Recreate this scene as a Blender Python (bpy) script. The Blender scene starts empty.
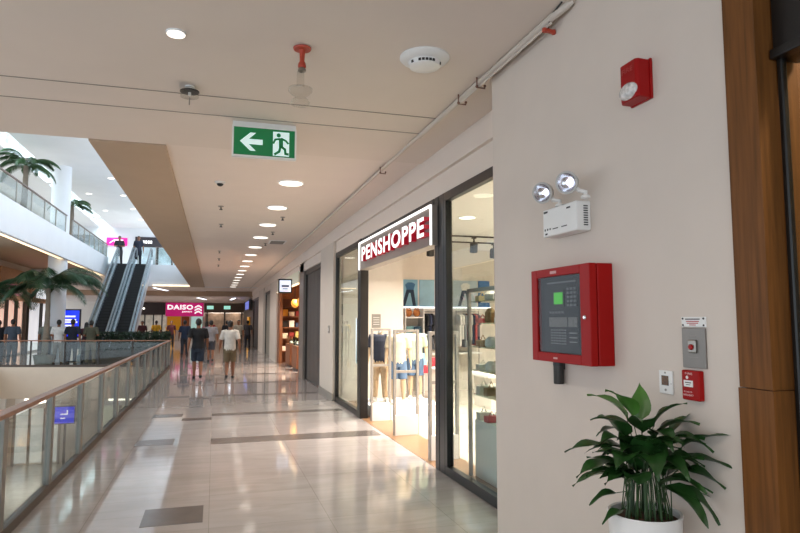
import bpy, bmesh, math, random
from mathutils import Vector, Matrix
random.seed(7)
SC = bpy.context.scene
COL = SC.collection
PI = math.pi
R = math.radians

# ------------------------------------------------------------------ camera
cam_d = bpy.data.cameras.new('camera')
cam_d.sensor_width = 36.0
cam_d.lens = 620.0 / 800.0 * 36.0
cam_d.clip_start = 0.05
cam_d.clip_end = 300
cam = bpy.data.objects.new('camera', cam_d)
COL.objects.link(cam)
cam.location = (0, 0, 1.70)
cam.rotation_euler = (R(90 + 5.024), 0, R(-16.639))
SC.camera = cam

# ------------------------------------------------------------------ world, exposure
w = bpy.data.worlds.new('world')
SC.world = w
w.use_nodes = True
bg = w.node_tree.nodes['Background']
bg.inputs[0].default_value = (0.78, 0.89, 1.0, 1)
bg.inputs[1].default_value = 2.2
SC.view_settings.view_transform = 'Standard'
SC.view_settings.look = 'None'
SC.view_settings.gamma = 1.0
SC.view_settings.use_curve_mapping = False
SC.view_settings.exposure = 0.0
SC.cycles.max_bounces = 10
SC.cycles.transparent_max_bounces = 24
SC.cycles.caustics_reflective = False
SC.cycles.caustics_refractive = False
SC.cycles.sample_clamp_indirect = 6.0
SC.cycles.use_denoising = True

def kelvin(c):
    return {'warm': (1.0, 0.80, 0.62), 'soft': (1.0, 0.90, 0.82), 'cool': (0.76, 0.88, 1.0), 'white': (1, 0.90, 0.78)}[c]

def area(name, loc, size, power, col='soft', rot=(0, 0, 0), sizey=None, spread=130):
    l = bpy.data.lights.new(name, 'AREA')
    if sizey:
        l.shape = 'RECTANGLE'; l.size = size; l.size_y = sizey
    else:
        l.shape = 'DISK'; l.size = size
    l.energy = power
    l.color = kelvin(col)
    l.spread = R(spread)
    o = bpy.data.objects.new(name, l)
    o.location = loc
    o.rotation_euler = rot
    COL.objects.link(o)
    return o

P_CORR = 22      # watts per corridor downlight
P_NEAR = 13
P_STORE = 98
DL_Y = [8.94 + 2.04 * i for i in range(15)]
for y in DL_Y:
    area('corridor_lamp', (1.02, y, 3.655), 0.30, P_CORR, 'soft')
NEAR_DL_FILL = [(-0.30, 4.38), (-0.30, 1.6), (-0.30, -1.2), (1.3, -1.2), (-3.0, 4.38), (-3.0, 1.6)]  # first is the visible downlight, the rest are unseen lamps added as fill
for x, y in NEAR_DL_FILL:
    area('near_downlight_fill', (x, y, 3.655), 0.12, P_NEAR, 'soft')
STORE_DL = [(3.6, 6.2), (3.6, 8.6), (3.6, 11.4), (5.6, 6.2), (5.6, 8.6), (5.6, 11.4), (4.17, 9.88), (7.6, 8.6), (7.6, 11.4)]
for x, y in STORE_DL:
    area('shop_lamp', (x, y, 3.46), 0.25, P_STORE, 'white')
# lamps of the other shops and the halls behind the escalators
for x, y in [(3.4, 20.6), (3.4, 23.4)]:
    area('boutique_lamp', (x, y, 3.2), 0.4, 230, 'warm')
for x, y, z in [(-4.5, 41.0, 3.62), (-1.5, 41.0, 3.62), (-7.5, 41.0, 3.62), (0.8, 48, 3.25), (-5.5, 49, 3.25), (-2.2, 49, 3.25), (-2.2, 54, 3.25)]:
    area('hall_lamp', (x, y, z), 0.5, 60, 'soft')
for x, y in [(-7.3, 22), (-7.3, 29), (-7.3, 35)]:
    area('walkway_lamp', (x, y, 4.2), 0.5, 45, 'warm')
for x, y in [(-8.2, 20), (-8.2, 28), (-8.2, 36), (-4.5, 43), (-2.0, 43)]:
    area('upper_lamp', (x, y, 7.6), 0.5, 35, 'cool')
area('side_room_fill', (2.8, 1.6, 3.5), 0.3, 40, 'warm')  # unseen lamp added to brighten the brown interior wall
for y in (12, 20, 28, 36, 44):
    area('skylight_daylight', (-7.25, y, 8.40), 0.66, 210, 'cool', sizey=7.4, spread=180)
    area('atrium_fill_light', (-1.42, y, 6.5), 2.4, 215, 'cool', rot=(0, R(90), 0), sizey=7.4, spread=180)  # out-of-view fill added to brighten the white atrium fascia
for x, y in [(-4, 12), (-4, 20), (-6, 28), (-9, 28)]:
    area('lower_fill_light', (x, y, -1.35), 0.6, 90, 'soft')  # free-hanging fill lamps added to light the lower hall

# ------------------------------------------------------------------ materials
def srgb(h):
    h = h.lstrip('#')
    out = []
    for i in (0, 2, 4):
        c = int(h[i:i + 2], 16) / 255
        out.append(c / 12.92 if c <= 0.04045 else ((c + 0.055) / 1.055) ** 2.4)
    return tuple(out) + (1.0,)

MATS = {}
def mat(name, col, rough=0.6, metal=0.0, var=0.05, scale=6.0, emit=None, estr=0.0, spec=0.5, bump=0.0, stretch=None):
    if name in MATS:
        return MATS[name]
    m = bpy.data.materials.new(name)
    m.use_nodes = True
    nt = m.node_tree
    b = nt.nodes['Principled BSDF']
    c = srgb(col)
    tc = nt.nodes.new('ShaderNodeTexCoord')
    nz = nt.nodes.new('ShaderNodeTexNoise')
    nz.inputs['Scale'].default_value = scale
    nz.inputs['Detail'].default_value = 4
    if stretch:
        mp = nt.nodes.new('ShaderNodeMapping')
        mp.inputs['Scale'].default_value = stretch
        nt.links.new(tc.outputs['Object'], mp.inputs[0])
        nt.links.new(mp.outputs[0], nz.inputs['Vector'])
    else:
        nt.links.new(tc.outputs['Object'], nz.inputs['Vector'])
    rp = nt.nodes.new('ShaderNodeValToRGB')
    rp.color_ramp.elements[0].position = 0.3
    rp.color_ramp.elements[1].position = 0.7
    rp.color_ramp.elements[0].color = tuple(max(0, x * (1 - var)) for x in c[:3]) + (1,)
    rp.color_ramp.elements[1].color = tuple(min(1, x * (1 + var)) for x in c[:3]) + (1,)
    nt.links.new(nz.outputs[0], rp.inputs[0])
    nt.links.new(rp.outputs[0], b.inputs['Base Color'])
    b.inputs['Roughness'].default_value = rough
    b.inputs['Metallic'].default_value = metal
    b.inputs['Specular IOR Level'].default_value = spec
    if emit:
        b.inputs['Emission Color'].default_value = srgb(emit)
        b.inputs['Emission Strength'].default_value = estr
    if bump:
        bp = nt.nodes.new('ShaderNodeBump')
        bp.inputs['Strength'].default_value = bump
        bp.inputs['Distance'].default_value = 0.01
        nt.links.new(nz.outputs[0], bp.inputs['Height'])
        nt.links.new(bp.outputs[0], b.inputs['Normal'])
    MATS[name] = m
    return m

def glass(name, tint='#ffffff', strength=1.0, rough=0.0):
    if name in MATS:
        return MATS[name]
    m = bpy.data.materials.new(name)
    m.use_nodes = True
    nt = m.node_tree
    nt.nodes.clear()
    out = nt.nodes.new('ShaderNodeOutputMaterial')
    tr = nt.nodes.new('ShaderNodeBsdfTransparent')
    tr.inputs[0].default_value = srgb(tint)
    gl = nt.nodes.new('ShaderNodeBsdfGlossy')
    gl.inputs['Roughness'].default_value = rough
    fr = nt.nodes.new('ShaderNodeLayerWeight')          # Schlick reflectance, the same on both faces of the pane
    fr.inputs[0].default_value = 0.5
    pw = nt.nodes.new('ShaderNodeMath'); pw.operation = 'POWER'; pw.inputs[1].default_value = 5.0
    nt.links.new(fr.outputs['Facing'], pw.inputs[0])
    mu = nt.nodes.new('ShaderNodeMath'); mu.operation = 'MULTIPLY_ADD'; mu.use_clamp = True
    mu.inputs[1].default_value = 0.8 * strength
    mu.inputs[2].default_value = 0.035 * strength
    mx = nt.nodes.new('ShaderNodeMixShader')
    nt.links.new(pw.outputs[0], mu.inputs[0])
    nt.links.new(mu.outputs[0], mx.inputs[0])
    nt.links.new(tr.outputs[0], mx.inputs[1])
    nt.links.new(gl.outputs[0], mx.inputs[2])
    nt.links.new(mx.outputs[0], out.inputs[0])
    MATS[name] = m
    return m

def floor_mat(name, col, joint, rough=0.10, sx=1.0, sy=0.5, var=0.07):
    m = bpy.data.materials.new(name)
    m.use_nodes = True
    nt = m.node_tree
    b = nt.nodes['Principled BSDF']
    tc = nt.nodes.new('ShaderNodeTexCoord')
    br = nt.nodes.new('ShaderNodeTexBrick')
    br.offset = 0.0
    c = srgb(col)
    br.inputs['Color1'].default_value = c
    br.inputs['Color2'].default_value = tuple(x * (1 - var) for x in c[:3]) + (1,)
    br.inputs['Mortar'].default_value = srgb(joint)
    br.inputs['Scale'].default_value = 1.0
    br.inputs['Mortar Size'].default_value = 0.0022
    br.inputs['Brick Width'].default_value = sx
    br.inputs['Row Height'].default_value = sy
    nt.links.new(tc.outputs['Object'], br.inputs['Vector'])
    nz = nt.nodes.new('ShaderNodeTexNoise')
    nz.inputs['Scale'].default_value = 1.7
    nz.inputs['Detail'].default_value = 7
    nz.inputs['Distortion'].default_value = 1.5
    mp = nt.nodes.new('ShaderNodeMapping')
    mp.inputs['Scale'].default_value = (0.6, 2.2, 1)
    nt.links.new(tc.outputs['Object'], mp.inputs[0])
    nt.links.new(mp.outputs[0], nz.inputs['Vector'])
    rp = nt.nodes.new('ShaderNodeValToRGB')
    rp.color_ramp.elements[0].position = 0.35
    rp.color_ramp.elements[1].position = 0.7
    rp.color_ramp.elements[0].color = (0.86, 0.85, 0.84, 1)
    rp.color_ramp.elements[1].color = (1, 1, 1, 1)
    nt.links.new(nz.outputs[0], rp.inputs[0])
    mx = nt.nodes.new('ShaderNodeMix')
    mx.data_type = 'RGBA'
    mx.blend_type = 'MULTIPLY'
    mx.inputs[0].default_value = 1.0
    nt.links.new(br.outputs[0], mx.inputs[6])
    nt.links.new(rp.outputs[0], mx.inputs[7])
    nt.links.new(mx.outputs[2], b.inputs['Base Color'])
    b.inputs['Roughness'].default_value = rough
    b.inputs['Specular IOR Level'].default_value = 0.5
    MATS[name] = m
    return m

M_floor = floor_mat('cream_marble_tile', '#aba4a2', '#8a827c', 0.065)
M_inlay = mat('grey_stone_inlay', '#625b58', 0.22, var=0.06, scale=9)
M_slab = mat('beige_slab_edge', '#cdbfae', 0.7, var=0.03, scale=2)
M_wall = mat('warm_white_wall_paint', '#d6c9bd', 0.75, var=0.02, scale=3, bump=0.03)
M_ceil = mat('white_ceiling_paint', '#e0d3c8', 0.85, var=0.015, scale=2)
M_corrceil = mat('pale_ceiling_paint', '#e6d9cf', 0.85, var=0.015, scale=2)
M_tan = mat('tan_soffit_paint', '#b09a84', 0.85, var=0.02, scale=2)
M_white = mat('white_paint', '#eceae8', 0.6, var=0.02, scale=3)
M_fascia = mat('cool_white_fascia', '#dfe2e6', 0.6, var=0.02, scale=1)
M_black = mat('black_powder_coat', '#151312', 0.35, var=0.1, scale=12)
M_dark = mat('dark_grey_metal', '#3c3936', 0.4, metal=0.4, var=0.1, scale=8)
M_steel = mat('brushed_steel', '#9a948c', 0.35, metal=0.85, var=0.06, scale=14, stretch=(1, 1, 0.1))
M_greysteel = mat('satin_grey_steel', '#857f79', 0.42, metal=0.6, var=0.05, scale=20, stretch=(1, 1, 0.1))
M_chrome = mat('chrome', '#d8d8d8', 0.12, metal=1.0, var=0.03)
M_rail = mat('brown_handrail', '#8a5f45', 0.35, var=0.1, scale=10, stretch=(8, 0.5, 8))
M_curb = mat('bronze_base_channel', '#4f443c', 0.4, metal=0.4, var=0.08)
M_glass = glass('clear_glass', '#eef4f2', 0.9)
M_railglass = glass('balustrade_glass', '#eef4f2', 1.0)
M_post = mat('grey_steel_post', '#857f78', 0.4, metal=0.5, var=0.05, scale=10)
M_plastic = mat('white_plastic', '#e8e6e2', 0.4, var=0.02)
M_clearpl = glass('clear_plastic', '#f6f6f4', 1.1, 0.05)
M_red = mat('red_enamel', '#9c0a07', 0.42, var=0.05, scale=4, spec=0.2)
M_redpl = mat('red_plastic', '#9a0a0a', 0.38, var=0.04, spec=0.25)
M_redclamp = mat('orange_red_paint', '#b0402a', 0.45, var=0.05)
M_led = mat('lamp_diffuser', '#ffffff', 0.5, emit='#fff4e6', estr=2.2)
M_grey = mat('mid_grey_paint', '#8d8780', 0.6, var=0.05)
M_pier = mat('off_white_pier_paint', '#cfc4b8', 0.6, var=0.03, scale=2)
M_shutter = mat('dark_grey_shutter', '#4a4643', 0.5, var=0.08, scale=3)

# ------------------------------------------------------------------ mesh builder
LOC = {}
class MB:
    def __init__(s):
        s.v = []; s.f = []; s.m = []
    def quad(s, pts, m=0):
        i = len(s.v); s.v += [tuple(p) for p in pts]
        s.f.append(tuple(range(i, i + len(pts)))); s.m.append(m); return s
    def box(s, x0, x1, y0, y1, z0, z1, m=0):
        x0, x1 = sorted((x0, x1)); y0, y1 = sorted((y0, y1)); z0, z1 = sorted((z0, z1))
        i = len(s.v)
        s.v += [(x0, y0, z0), (x1, y0, z0), (x1, y1, z0), (x0, y1, z0), (x0, y0, z1), (x1, y0, z1), (x1, y1, z1), (x0, y1, z1)]
        for f in ((0, 3, 2, 1), (4, 5, 6, 7), (0, 1, 5, 4), (1, 2, 6, 5), (2, 3, 7, 6), (3, 0, 4, 7)):
            s.f.append(tuple(i + k for k in f)); s.m.append(m)
        return s
    def obox(s, c, ax, ay, az, m=0):           # oriented box: centre and three half-axis vectors
        c, ax, ay, az = map(Vector, (c, ax, ay, az))
        i = len(s.v)
        for sz in (-1, 1):
            for sx, sy in ((-1, -1), (1, -1), (1, 1), (-1, 1)):
                s.v.append(tuple(c + ax * sx + ay * sy + az * sz))
        for f in ((0, 3, 2, 1), (4, 5, 6, 7), (0, 1, 5, 4), (1, 2, 6, 5), (2, 3, 7, 6), (3, 0, 4, 7)):
            s.f.append(tuple(i + k for k in f)); s.m.append(m)
        return s
    def prism(s, pts, vec, m=0, mside=None):   # polygon extruded by a vector
        n = len(pts); i = len(s.v); vec = Vector(vec)
        s.v += [tuple(p) for p in pts] + [tuple(Vector(p) + vec) for p in pts]
        s.f.append(tuple(i + k for k in range(n))); s.m.append(m)
        s.f.append(tuple(i + n + k for k in reversed(range(n)))); s.m.append(m)
        for k in range(n):
            s.f.append((i + k, i + n + k, i + n + (k + 1) % n, i + (k + 1) % n)); s.m.append(m if mside is None else mside)
        return s
    def tube(s, pts, r, seg=8, m=0, ry=None, cap=True, up=(0, 0, 1)):
        pts = [Vector(p) for p in pts]; n = len(pts)
        if not isinstance(r, (list, tuple)): r = [r] * n
        if ry is None: ry = r
        elif not isinstance(ry, (list, tuple)): ry = [ry] * n
        i = len(s.v); upv = Vector(up); prev = None
        for k in range(n):
            d = (pts[min(k + 1, n - 1)] - pts[max(k - 1, 0)]).normalized()
            if prev is None:
                a = d.cross(upv)
                if a.length < 1e-3: a = Vector((1, 0, 0)) - d * d.x
                if a.length < 1e-3: a = Vector((0, 1, 0))
            else:
                a = prev - d * prev.dot(d)
            a.normalize(); prev = a; b = a.cross(d) * -1
            for j in range(seg):
                t = 2 * PI * j / seg
                s.v.append(tuple(pts[k] + a * (math.cos(t) * r[k]) + b * (math.sin(t) * ry[k])))
        for k in range(n - 1):
            for j in range(seg):
                j2 = (j + 1) % seg
                s.f.append((i + k * seg + j, i + k * seg + j2, i + (k + 1) * seg + j2, i + (k + 1) * seg + j)); s.m.append(m)
        if cap:
            s.f.append(tuple(i + j for j in reversed(range(seg)))); s.m.append(m)
            s.f.append(tuple(i + (n - 1) * seg + j for j in range(seg))); s.m.append(m)
        return s
    def lathe(s, c, prof, seg=24, axis=(0, 0, 1), m=0, caps=(1, 1)):   # prof: (radius, height along axis)
        c = Vector(c); ax = Vector(axis).normalized()
        a = ax.cross(Vector((0, 0, 1)))
        if a.length < 1e-3: a = Vector((1, 0, 0))
        a.normalize(); b = ax.cross(a)
        i = len(s.v); n = len(prof)
        for (r, h) in prof:
            for j in range(seg):
                t = 2 * PI * j / seg
                s.v.append(tuple(c + ax * h + a * (math.cos(t) * r) + b * (math.sin(t) * r)))
        for k in range(n - 1):
            for j in range(seg):
                j2 = (j + 1) % seg
                s.f.append((i + k * seg + j, i + k * seg + j2, i + (k + 1) * seg + j2, i + (k + 1) * seg + j)); s.m.append(m)
        if caps[0]:
            s.f.append(tuple(i + j for j in reversed(range(seg)))); s.m.append(m)
        if caps[1]:
            s.f.append(tuple(i + (n - 1) * seg + j for j in range(seg))); s.m.append(m)
        return s
    def ball(s, c, rx, ry=None, rz=None, seg=12, rings=8, m=0):
        ry = ry or rx; rz = rz or rx
        i = len(s.v)
        for k in range(rings + 1):
            ph = PI * k / rings
            rr = max(math.sin(ph), 0.02)
            for j in range(seg):
                t = 2 * PI * j / seg
                s.v.append((c[0] + rx * rr * math.cos(t), c[1] + ry * rr * math.sin(t), c[2] + rz * math.cos(ph)))
        for k in range(rings):
            for j in range(seg):
                j2 = (j + 1) % seg
                s.f.append((i + k * seg + j, i + (k + 1) * seg + j, i + (k + 1) * seg + j2, i + k * seg + j2)); s.m.append(m)
        s.f.append(tuple(i + j for j in range(seg))); s.m.append(m)
        s.f.append(tuple(i + rings * seg + j for j in reversed(range(seg)))); s.m.append(m)
        return s
    def mesh(s, name, mats, off=(0, 0, 0), smooth=False):
        me = bpy.data.meshes.new(name)
        o = off
        me.from_pydata([(a - o[0], b - o[1], c - o[2]) for a, b, c in s.v], [], s.f)
        if not isinstance(mats, (list, tuple)): mats = [mats]
        for x in mats: me.materials.append(x)
        me.polygons.foreach_set('material_index', s.m)
        bm = bmesh.new(); bm.from_mesh(me)
        bmesh.ops.recalc_face_normals(bm, faces=bm.faces)
        bm.to_mesh(me); bm.free()
        if smooth:
            me.polygons.foreach_set('use_smooth', [True] * len(me.polygons))
            try: me.set_sharp_from_angle(angle=R(40))
            except Exception: pass
        me.update()
        return me
    def build(s, name, mats, parent=None, smooth=False, bevel=0.0, origin=None):
        if parent is not None:
            off = LOC.get(parent.name, (0, 0, 0))
        elif origin is not None:
            off = origin
        else:
            xs, ys, zs = zip(*s.v)
            off = ((min(xs) + max(xs)) / 2, (min(ys) + max(ys)) / 2, min(zs))
        me = s.mesh(name, mats, off, smooth)
        o = bpy.data.objects.new(name, me)
        COL.objects.link(o)
        if parent is not None: o.parent = parent
        else: o.location = off
        LOC[o.name] = off
        if bevel:
            b = o.modifiers.new('bevel', 'BEVEL'); b.width = bevel; b.segments = 2; b.limit_method = 'ANGLE'; b.angle_limit = R(50)
        return o

def tag(o, label=None, cat=None, group=None, kind=None):
    if label: o['label'] = label
    if cat: o['category'] = cat
    if group: o['group'] = group
    if kind: o['kind'] = kind
    return o
def thing(name, label, cat, loc, group=None, rot=None, local=False):
    o = bpy.data.objects.new(name, None)
    o.empty_display_size = 0.1
    COL.objects.link(o); o.location = loc
    if rot is not None: o.rotation_euler = rot
    LOC[o.name] = (0, 0, 0) if (local or rot is not None) else tuple(loc)
    return tag(o, label, cat, group)
def struct(o, label=None):
    o['kind'] = 'structure'
    if label: o['label'] = label
    return o
def copy_tree(o, parent=None):
    c = o.copy(); COL.objects.link(c)
    if parent is not None: c.parent = parent
    for ch in list(o.children): copy_tree(ch, c)
    return c

FONT = None
def text_mesh(txt, width, height, depth, offset=0.0, spacing=1.0):
    """list of (vertices, faces, front flag) for each letter, x right, y up, z out, overall box width x height"""
    out = []
    cu = bpy.data.curves.new('t', 'FONT'); cu.body = txt; cu.extrude = 0.05; cu.offset = offset; cu.space_character = spacing; cu.resolution_u = 3
    ob = bpy.data.objects.new('t', cu); COL.objects.link(ob)
    dg = bpy.context.evaluated_depsgraph_get()
    me = bpy.data.meshes.new_from_object(ob.evaluated_get(dg))
    bm = bmesh.new(); bm.from_mesh(me)
    bmesh.ops.remove_doubles(bm, verts=bm.verts, dist=1e-5)
    xs = [v.co.x for v in bm.verts]; ys = [v.co.y for v in bm.verts]
    x0, x1, y0, y1 = min(xs), max(xs), min(ys), max(ys)
    for v in bm.verts:
        v.co = Vector(((v.co.x - x0) / (x1 - x0) * width, (v.co.y - y0) / (y1 - y0) * height, (v.co.z + 0.05) / 0.1 * depth))
    bmesh.ops.recalc_face_normals(bm, faces=bm.faces)
    bm.verts.ensure_lookup_table(); bm.faces.ensure_lookup_table()
    seen = set()
    for v in bm.verts:
        if v.index in seen: continue
        st = [v]; comp = []
        seen.add(v.index)
        while st:
            a = st.pop(); comp.append(a)
            for e in a.link_edges:
                b2 = e.other_vert(a)
                if b2.index not in seen: seen.add(b2.index); st.append(b2)
        idx = {a.index: k for k, a in enumerate(comp)}
        fs = set(f for a in comp for f in a.link_faces)
        out.append(([tuple(a.co) for a in comp], [tuple(idx[q.index] for q in f.verts) for f in fs], [abs(f.normal.z) > 0.7 for f in fs]))
    bm.free()
    bpy.data.objects.remove(ob); bpy.data.curves.remove(cu); bpy.data.meshes.remove(me)
    out.sort(key=lambda c: min(p[0] for p in c[0]))
    return out
def put_text(txt, origin, ux, uy, width, height, depth, mats, parent, name='letter', joined=False, offset=0.0, spacing=1.0):
    origin, ux, uy = Vector(origin), Vector(ux), Vector(uy); uz = ux.cross(uy)
    mb = MB()
    for vs, fs, fr in text_mesh(txt, width, height, depth, offset, spacing):
        i = len(mb.v)
        mb.v += [tuple(origin + ux * p[0] + uy * p[1] + uz * p[2]) for p in vs]
        mb.f += [tuple(i + k for k in f) for f in fs]
        mb.m += [0 if (q or len(mats) == 1) else 1 for q in fr]
        if not joined:
            mb.build(name, mats, parent); mb = MB()
    if joined: mb.build(name, mats, parent)

# ================================================================== SETTING
HC = 3.68
XS = 2.51                       # shop-front line
XW = 2.10                       # near wall
# floor slab with the void cut out of it (void X -7.6..-1.6, from behind the camera to the far bridge)
mb = MB()
def slab(pts, z0, z1, b, top=0, side=1):
    b.prism([(x, y, z1) for x, y in pts], (0, 0, z0 - z1), side)
    b.m[-(len(pts) + 2)] = top
slab([(-1.62, -4), (12, -4), (12, 70), (-14, 70), (-14, 26.45), (-7.7, 26.45), (-1.62, 24.72)], -1.15, 0, mb)
slab([(-14, -4), (-7.7, -4), (-7.7, 26.45), (-14, 26.45)], -1.15, 0, mb)
inl = [(-0.55, -0.05, 5.68, 6.18), (-1.0, -0.5, 9.28, 9.70), (0, 2.44, 9.14, 9.58), (-1.0, -0.5, 11.86, 12.26), (-0.49, 0, 11.38, 11.66), (0, 2.4, 11.82, 12.1),
       (-0.48, 0, 14.44, 14.66), (0, 2.4, 14.82, 15.1), (-1.0, -0.5, 14.84, 15.1)]
for k in range(8):
    y = 17.75 + 2.9 * k
    inl += [(0, 2.4, y, y + 0.28), (-1.0, -0.5, y + 0.05, y + 0.33), (-0.48, 0, y - 0.38, y - 0.14)]
for a in inl: mb.box(a[0], a[1], a[2], a[3], -0.01, 0.003, 2)
struct(mb.build('floor', [M_floor, M_slab, M_inlay], origin=(0, 0, 0)))
# shop floor: tan threshold strip, then white tile
M_shopfloor = floor_mat('white_shop_tile', '#ded4c6', '#b0a596', 0.14, 0.6, 0.6)
M_thresh = mat('tan_wood_threshold', '#8f6c4c', 0.3, var=0.1, scale=5, stretch=(1, 6, 1))
mb = MB(); mb.box(XS, 2.98, 4.5, 13.2, 0, 0.004, 1); mb.box(2.98, 9, 4.5, 16, 0, 0.004, 0)
struct(mb.build('floor_shop', [M_shopfloor, M_thresh], origin=(0, 0, 0)))
# ceilings
mb = MB(); mb.box(-12, 12, -4, 7.30, HC, 4.7)
mb.v = mb.v
near_c = struct(mb.build('ceiling', M_ceil))
M_joint = mat('ceiling_joint_shadow', '#8f857b', 0.9)
for y in (5.58, 6.10):
    mb = MB(); mb.box(-12, 2.06, y - 0.006, y + 0.006, HC - 0.004, HC + 0.004)
    struct(mb.build('trim_1', M_joint, near_c)) if False else mb.build('joint_strip', M_joint, near_c)
mb = MB(); mb.box(-0.57, XS + 0.1, 7.30, 44.0, HC + 0.02, 4.7)
struct(mb.build('ceiling_corridor', M_corrceil))
mb = MB(); mb.box(-1.36, -0.57, 7.30, 38.0, HC - 0.02, 4.7); struct(mb.build('trim_1', M_tan))
mb = MB(); mb.box(-14, 12, 38.0, 38.4, HC, 4.92)
struct(mb.build('trim_2', M_fascia))                                    # white edge of the upper floor at the far end
mb = MB(); mb.box(-14, 12, 38.4, 70, 4.5, 4.92); mb.box(-14, -0.57, 38.4, 43.6, HC, 4.5); mb.box(-14, 12, 44.0, 70, 3.36, 4.5); struct(mb.build('ceiling_far', M_corrceil))
mb = MB(); mb.box(-14, 12, 43.6, 44.0, 3.36, 4.5); struct(mb.build('trim_3', M_tan))
M_ledw = mat('white_light_strip', '#ffffff', 0.5, emit='#fff1dc', estr=4.0)
M_ledc = mat('linear_ceiling_light', '#ffffff', 0.5, emit='#e8f2ff', estr=5.0)
M_cove = mat('warm_cove_light', '#ffffff', 0.5, emit='#ffdca8', estr=2.0)
# storefront bulkhead
mb = MB(); mb.box(XS - 0.05, XS + 0.15, 4.44, 44, 3.42, HC + 0.02); mb.box(XS, XS + 0.15, 4.44, 44, 3.17, 3.42)
struct(mb.build('trim_4', M_ceil))
# near wall and the parts of the shop shell
mb = MB(); mb.box(XW, XS + 0.14, 2.07, 4.44, 0, HC); struct(mb.build('wall_right', M_wall))
M_shopwall = mat('shop_wall_paint', '#e4dcd2', 0.7, var=0.02)
for bb in ((XS + 0.14, 9, 4.30, 4.44, 0, HC), (9, 9.15, 4.3, 16.1, 0, HC), (XS, 9, 14.6, 14.75, 0, HC), (XS + 0.15, 4.02, 13.2, 13.35, 0, HC)):
    mb = MB(); mb.box(*bb); struct(mb.build('wall_shop', M_shopwall))
mb = MB(); mb.box(XS + 0.15, 9, 4.44, 14.6, 3.5, 3.6); struct(mb.build('ceiling_shop', M_white))
# atrium
M_roof = mat('atrium_ceiling_paint', '#e4e6e8', 0.8, var=0.02, scale=1)
mb = MB(); mb.box(-6.9, 4, 7.3, 60, 8.1, 8.3); mb.box(-10, -7.6, 7.3, 60, 8.1, 8.3)
for y in (12, 16.5, 21, 27.3, 32, 37, 42, 47): mb.box(-7.6, -6.9, y - 0.25, y + 0.25, 8.1, 8.3)
struct(mb.build('ceiling_atrium', M_roof))
mb = MB(); mb.box(-7.6, -6.9, 7.3, 60, 8.2, 8.22); struct(mb.build('window_4', M_glass))
for bb in ((-1.36, 3, 7.3, 7.5, 4.7, 8.3), (-1.36, -1.16, 7.5, 46, 4.7, 8.3)):
    mb = MB(); mb.box(*bb); struct(mb.build('wall_upper', M_fascia))
M_upwall = mat('pale_upper_wall', '#d9d0c6', 0.7, var=0.03)
mb = MB(); mb.box(-9.7, -9.5, 7.3, 46, 4.9, 8.3); struct(mb.build('wall_left', M_upwall))
# unseen frame added around the fill lights that brighten the atrium
wg = thing('fill_light_frame', None, None, (-1.4, 27, 5.2)); struct(wg)
mb = MB(); mb.box(-1.46, -1.36, 8, 46, 5.15, 5.27); mb.box(-1.46, -1.36, 8, 46, 7.73, 7.85)
for k in range(20): mb.box(-1.46, -1.36, 8 + 2 * k - 0.04, 8 + 2 * k + 0.04, 5.27, 7.73)
mb.build('window_frame', M_grey, wg)
# left upper walkway: fascia and floor
mb = MB(); mb.box(-5.95, -5.8, 7.3, 38, 4.22, 5.26); struct(mb.build('trim_5', M_fascia))
mb = MB(); mb.box(-9.6, -5.95, 7.3, 38, 4.55, 4.92); struct(mb.build('ceiling_walkway', M_tan))
mb = MB(); mb.box(-6.14, -5.955, 7.5, 37.8, 4.235, 4.27)
mb.build('cove_light', M_cove); tag(bpy.data.objects['cove_light'], 'warm cove light strip under the white edge of the left upper walkway', 'light strip')
mb = MB(); mb.box(-3.4, -1.40, 37.94, 37.99, 3.70, 3.76)
tag(mb.build('edge_light', M_cove), 'warm light strip under the white upper floor edge right of the escalators', 'light strip')
mb = MB(); mb.lathe((-6.22, 28.4, 0), [(0.40, 0), (0.40, 0.12), (0.36, 0.14), (0.36, 8.1)], 28)
struct(mb.build('column', M_fascia, smooth=True))
# left ground floor walls behind the palm
mb = MB(); mb.box(-9.8, -9.6, 26.5, 46, 0, 4.55); struct(mb.build('wall_left_ground', M_upwall))
# lower hall seen through the balustrade glass
M_lowfloor = floor_mat('lower_hall_tile', '#c9c8c4', '#a0a09c', 0.15, 1, 1)
mb = MB(); mb.box(-14, 3, -4, 70, -5.2, -5.0); struct(mb.build('floor_lower', M_lowfloor))
mb = MB(); mb.box(-14, 3, 33.5, 33.7, -5, -1.15); struct(mb.build('wall_lower', M_upwall))
for bb in ((-14, -13.8, -4, 33.5, -5, 0), (-1.62, -1.5, -4, 24.7, -5, -1.15)):
    mb = MB(); mb.box(*bb); struct(mb.build('wall_lower_side', M_upwall))
for bb in ((9, 9.2, 16, 70, 0, HC), (-14, 12, 60, 60.2, 0, 8.1)):
    mb = MB(); mb.box(*bb); struct(mb.build('wall_far', M_upwall))

# ------------------------------------------------------------------ piers and shop fronts on the right
mb = MB(); mb.box(XS - 0.06, XS + 0.5, 13.24, 14.92, 0, 3.42); struct(mb.build('trim_6', M_pier))
mb = MB(); mb.box(XS - 0.08, XS - 0.05, 13.2, 14.96, 0, 0.16); struct(mb.build('baseboard_right', M_grey))
mb = MB(); mb.box(XS + 0.0, XS + 0.4, 18.35, 19.15, 0, 3.42); struct(mb.build('trim_7', M_greysteel))
mb = MB(); mb.box(XS - 0.05, XS + 0.4, 26.1, 29.2, 0, 3.42); struct(mb.build('trim_8', M_pier))
mb = MB(); mb.box(XS - 0.05, XS + 0.4, 33.2, 36.9, 0, 3.42); struct(mb.build('trim_9', M_pier))
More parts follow.
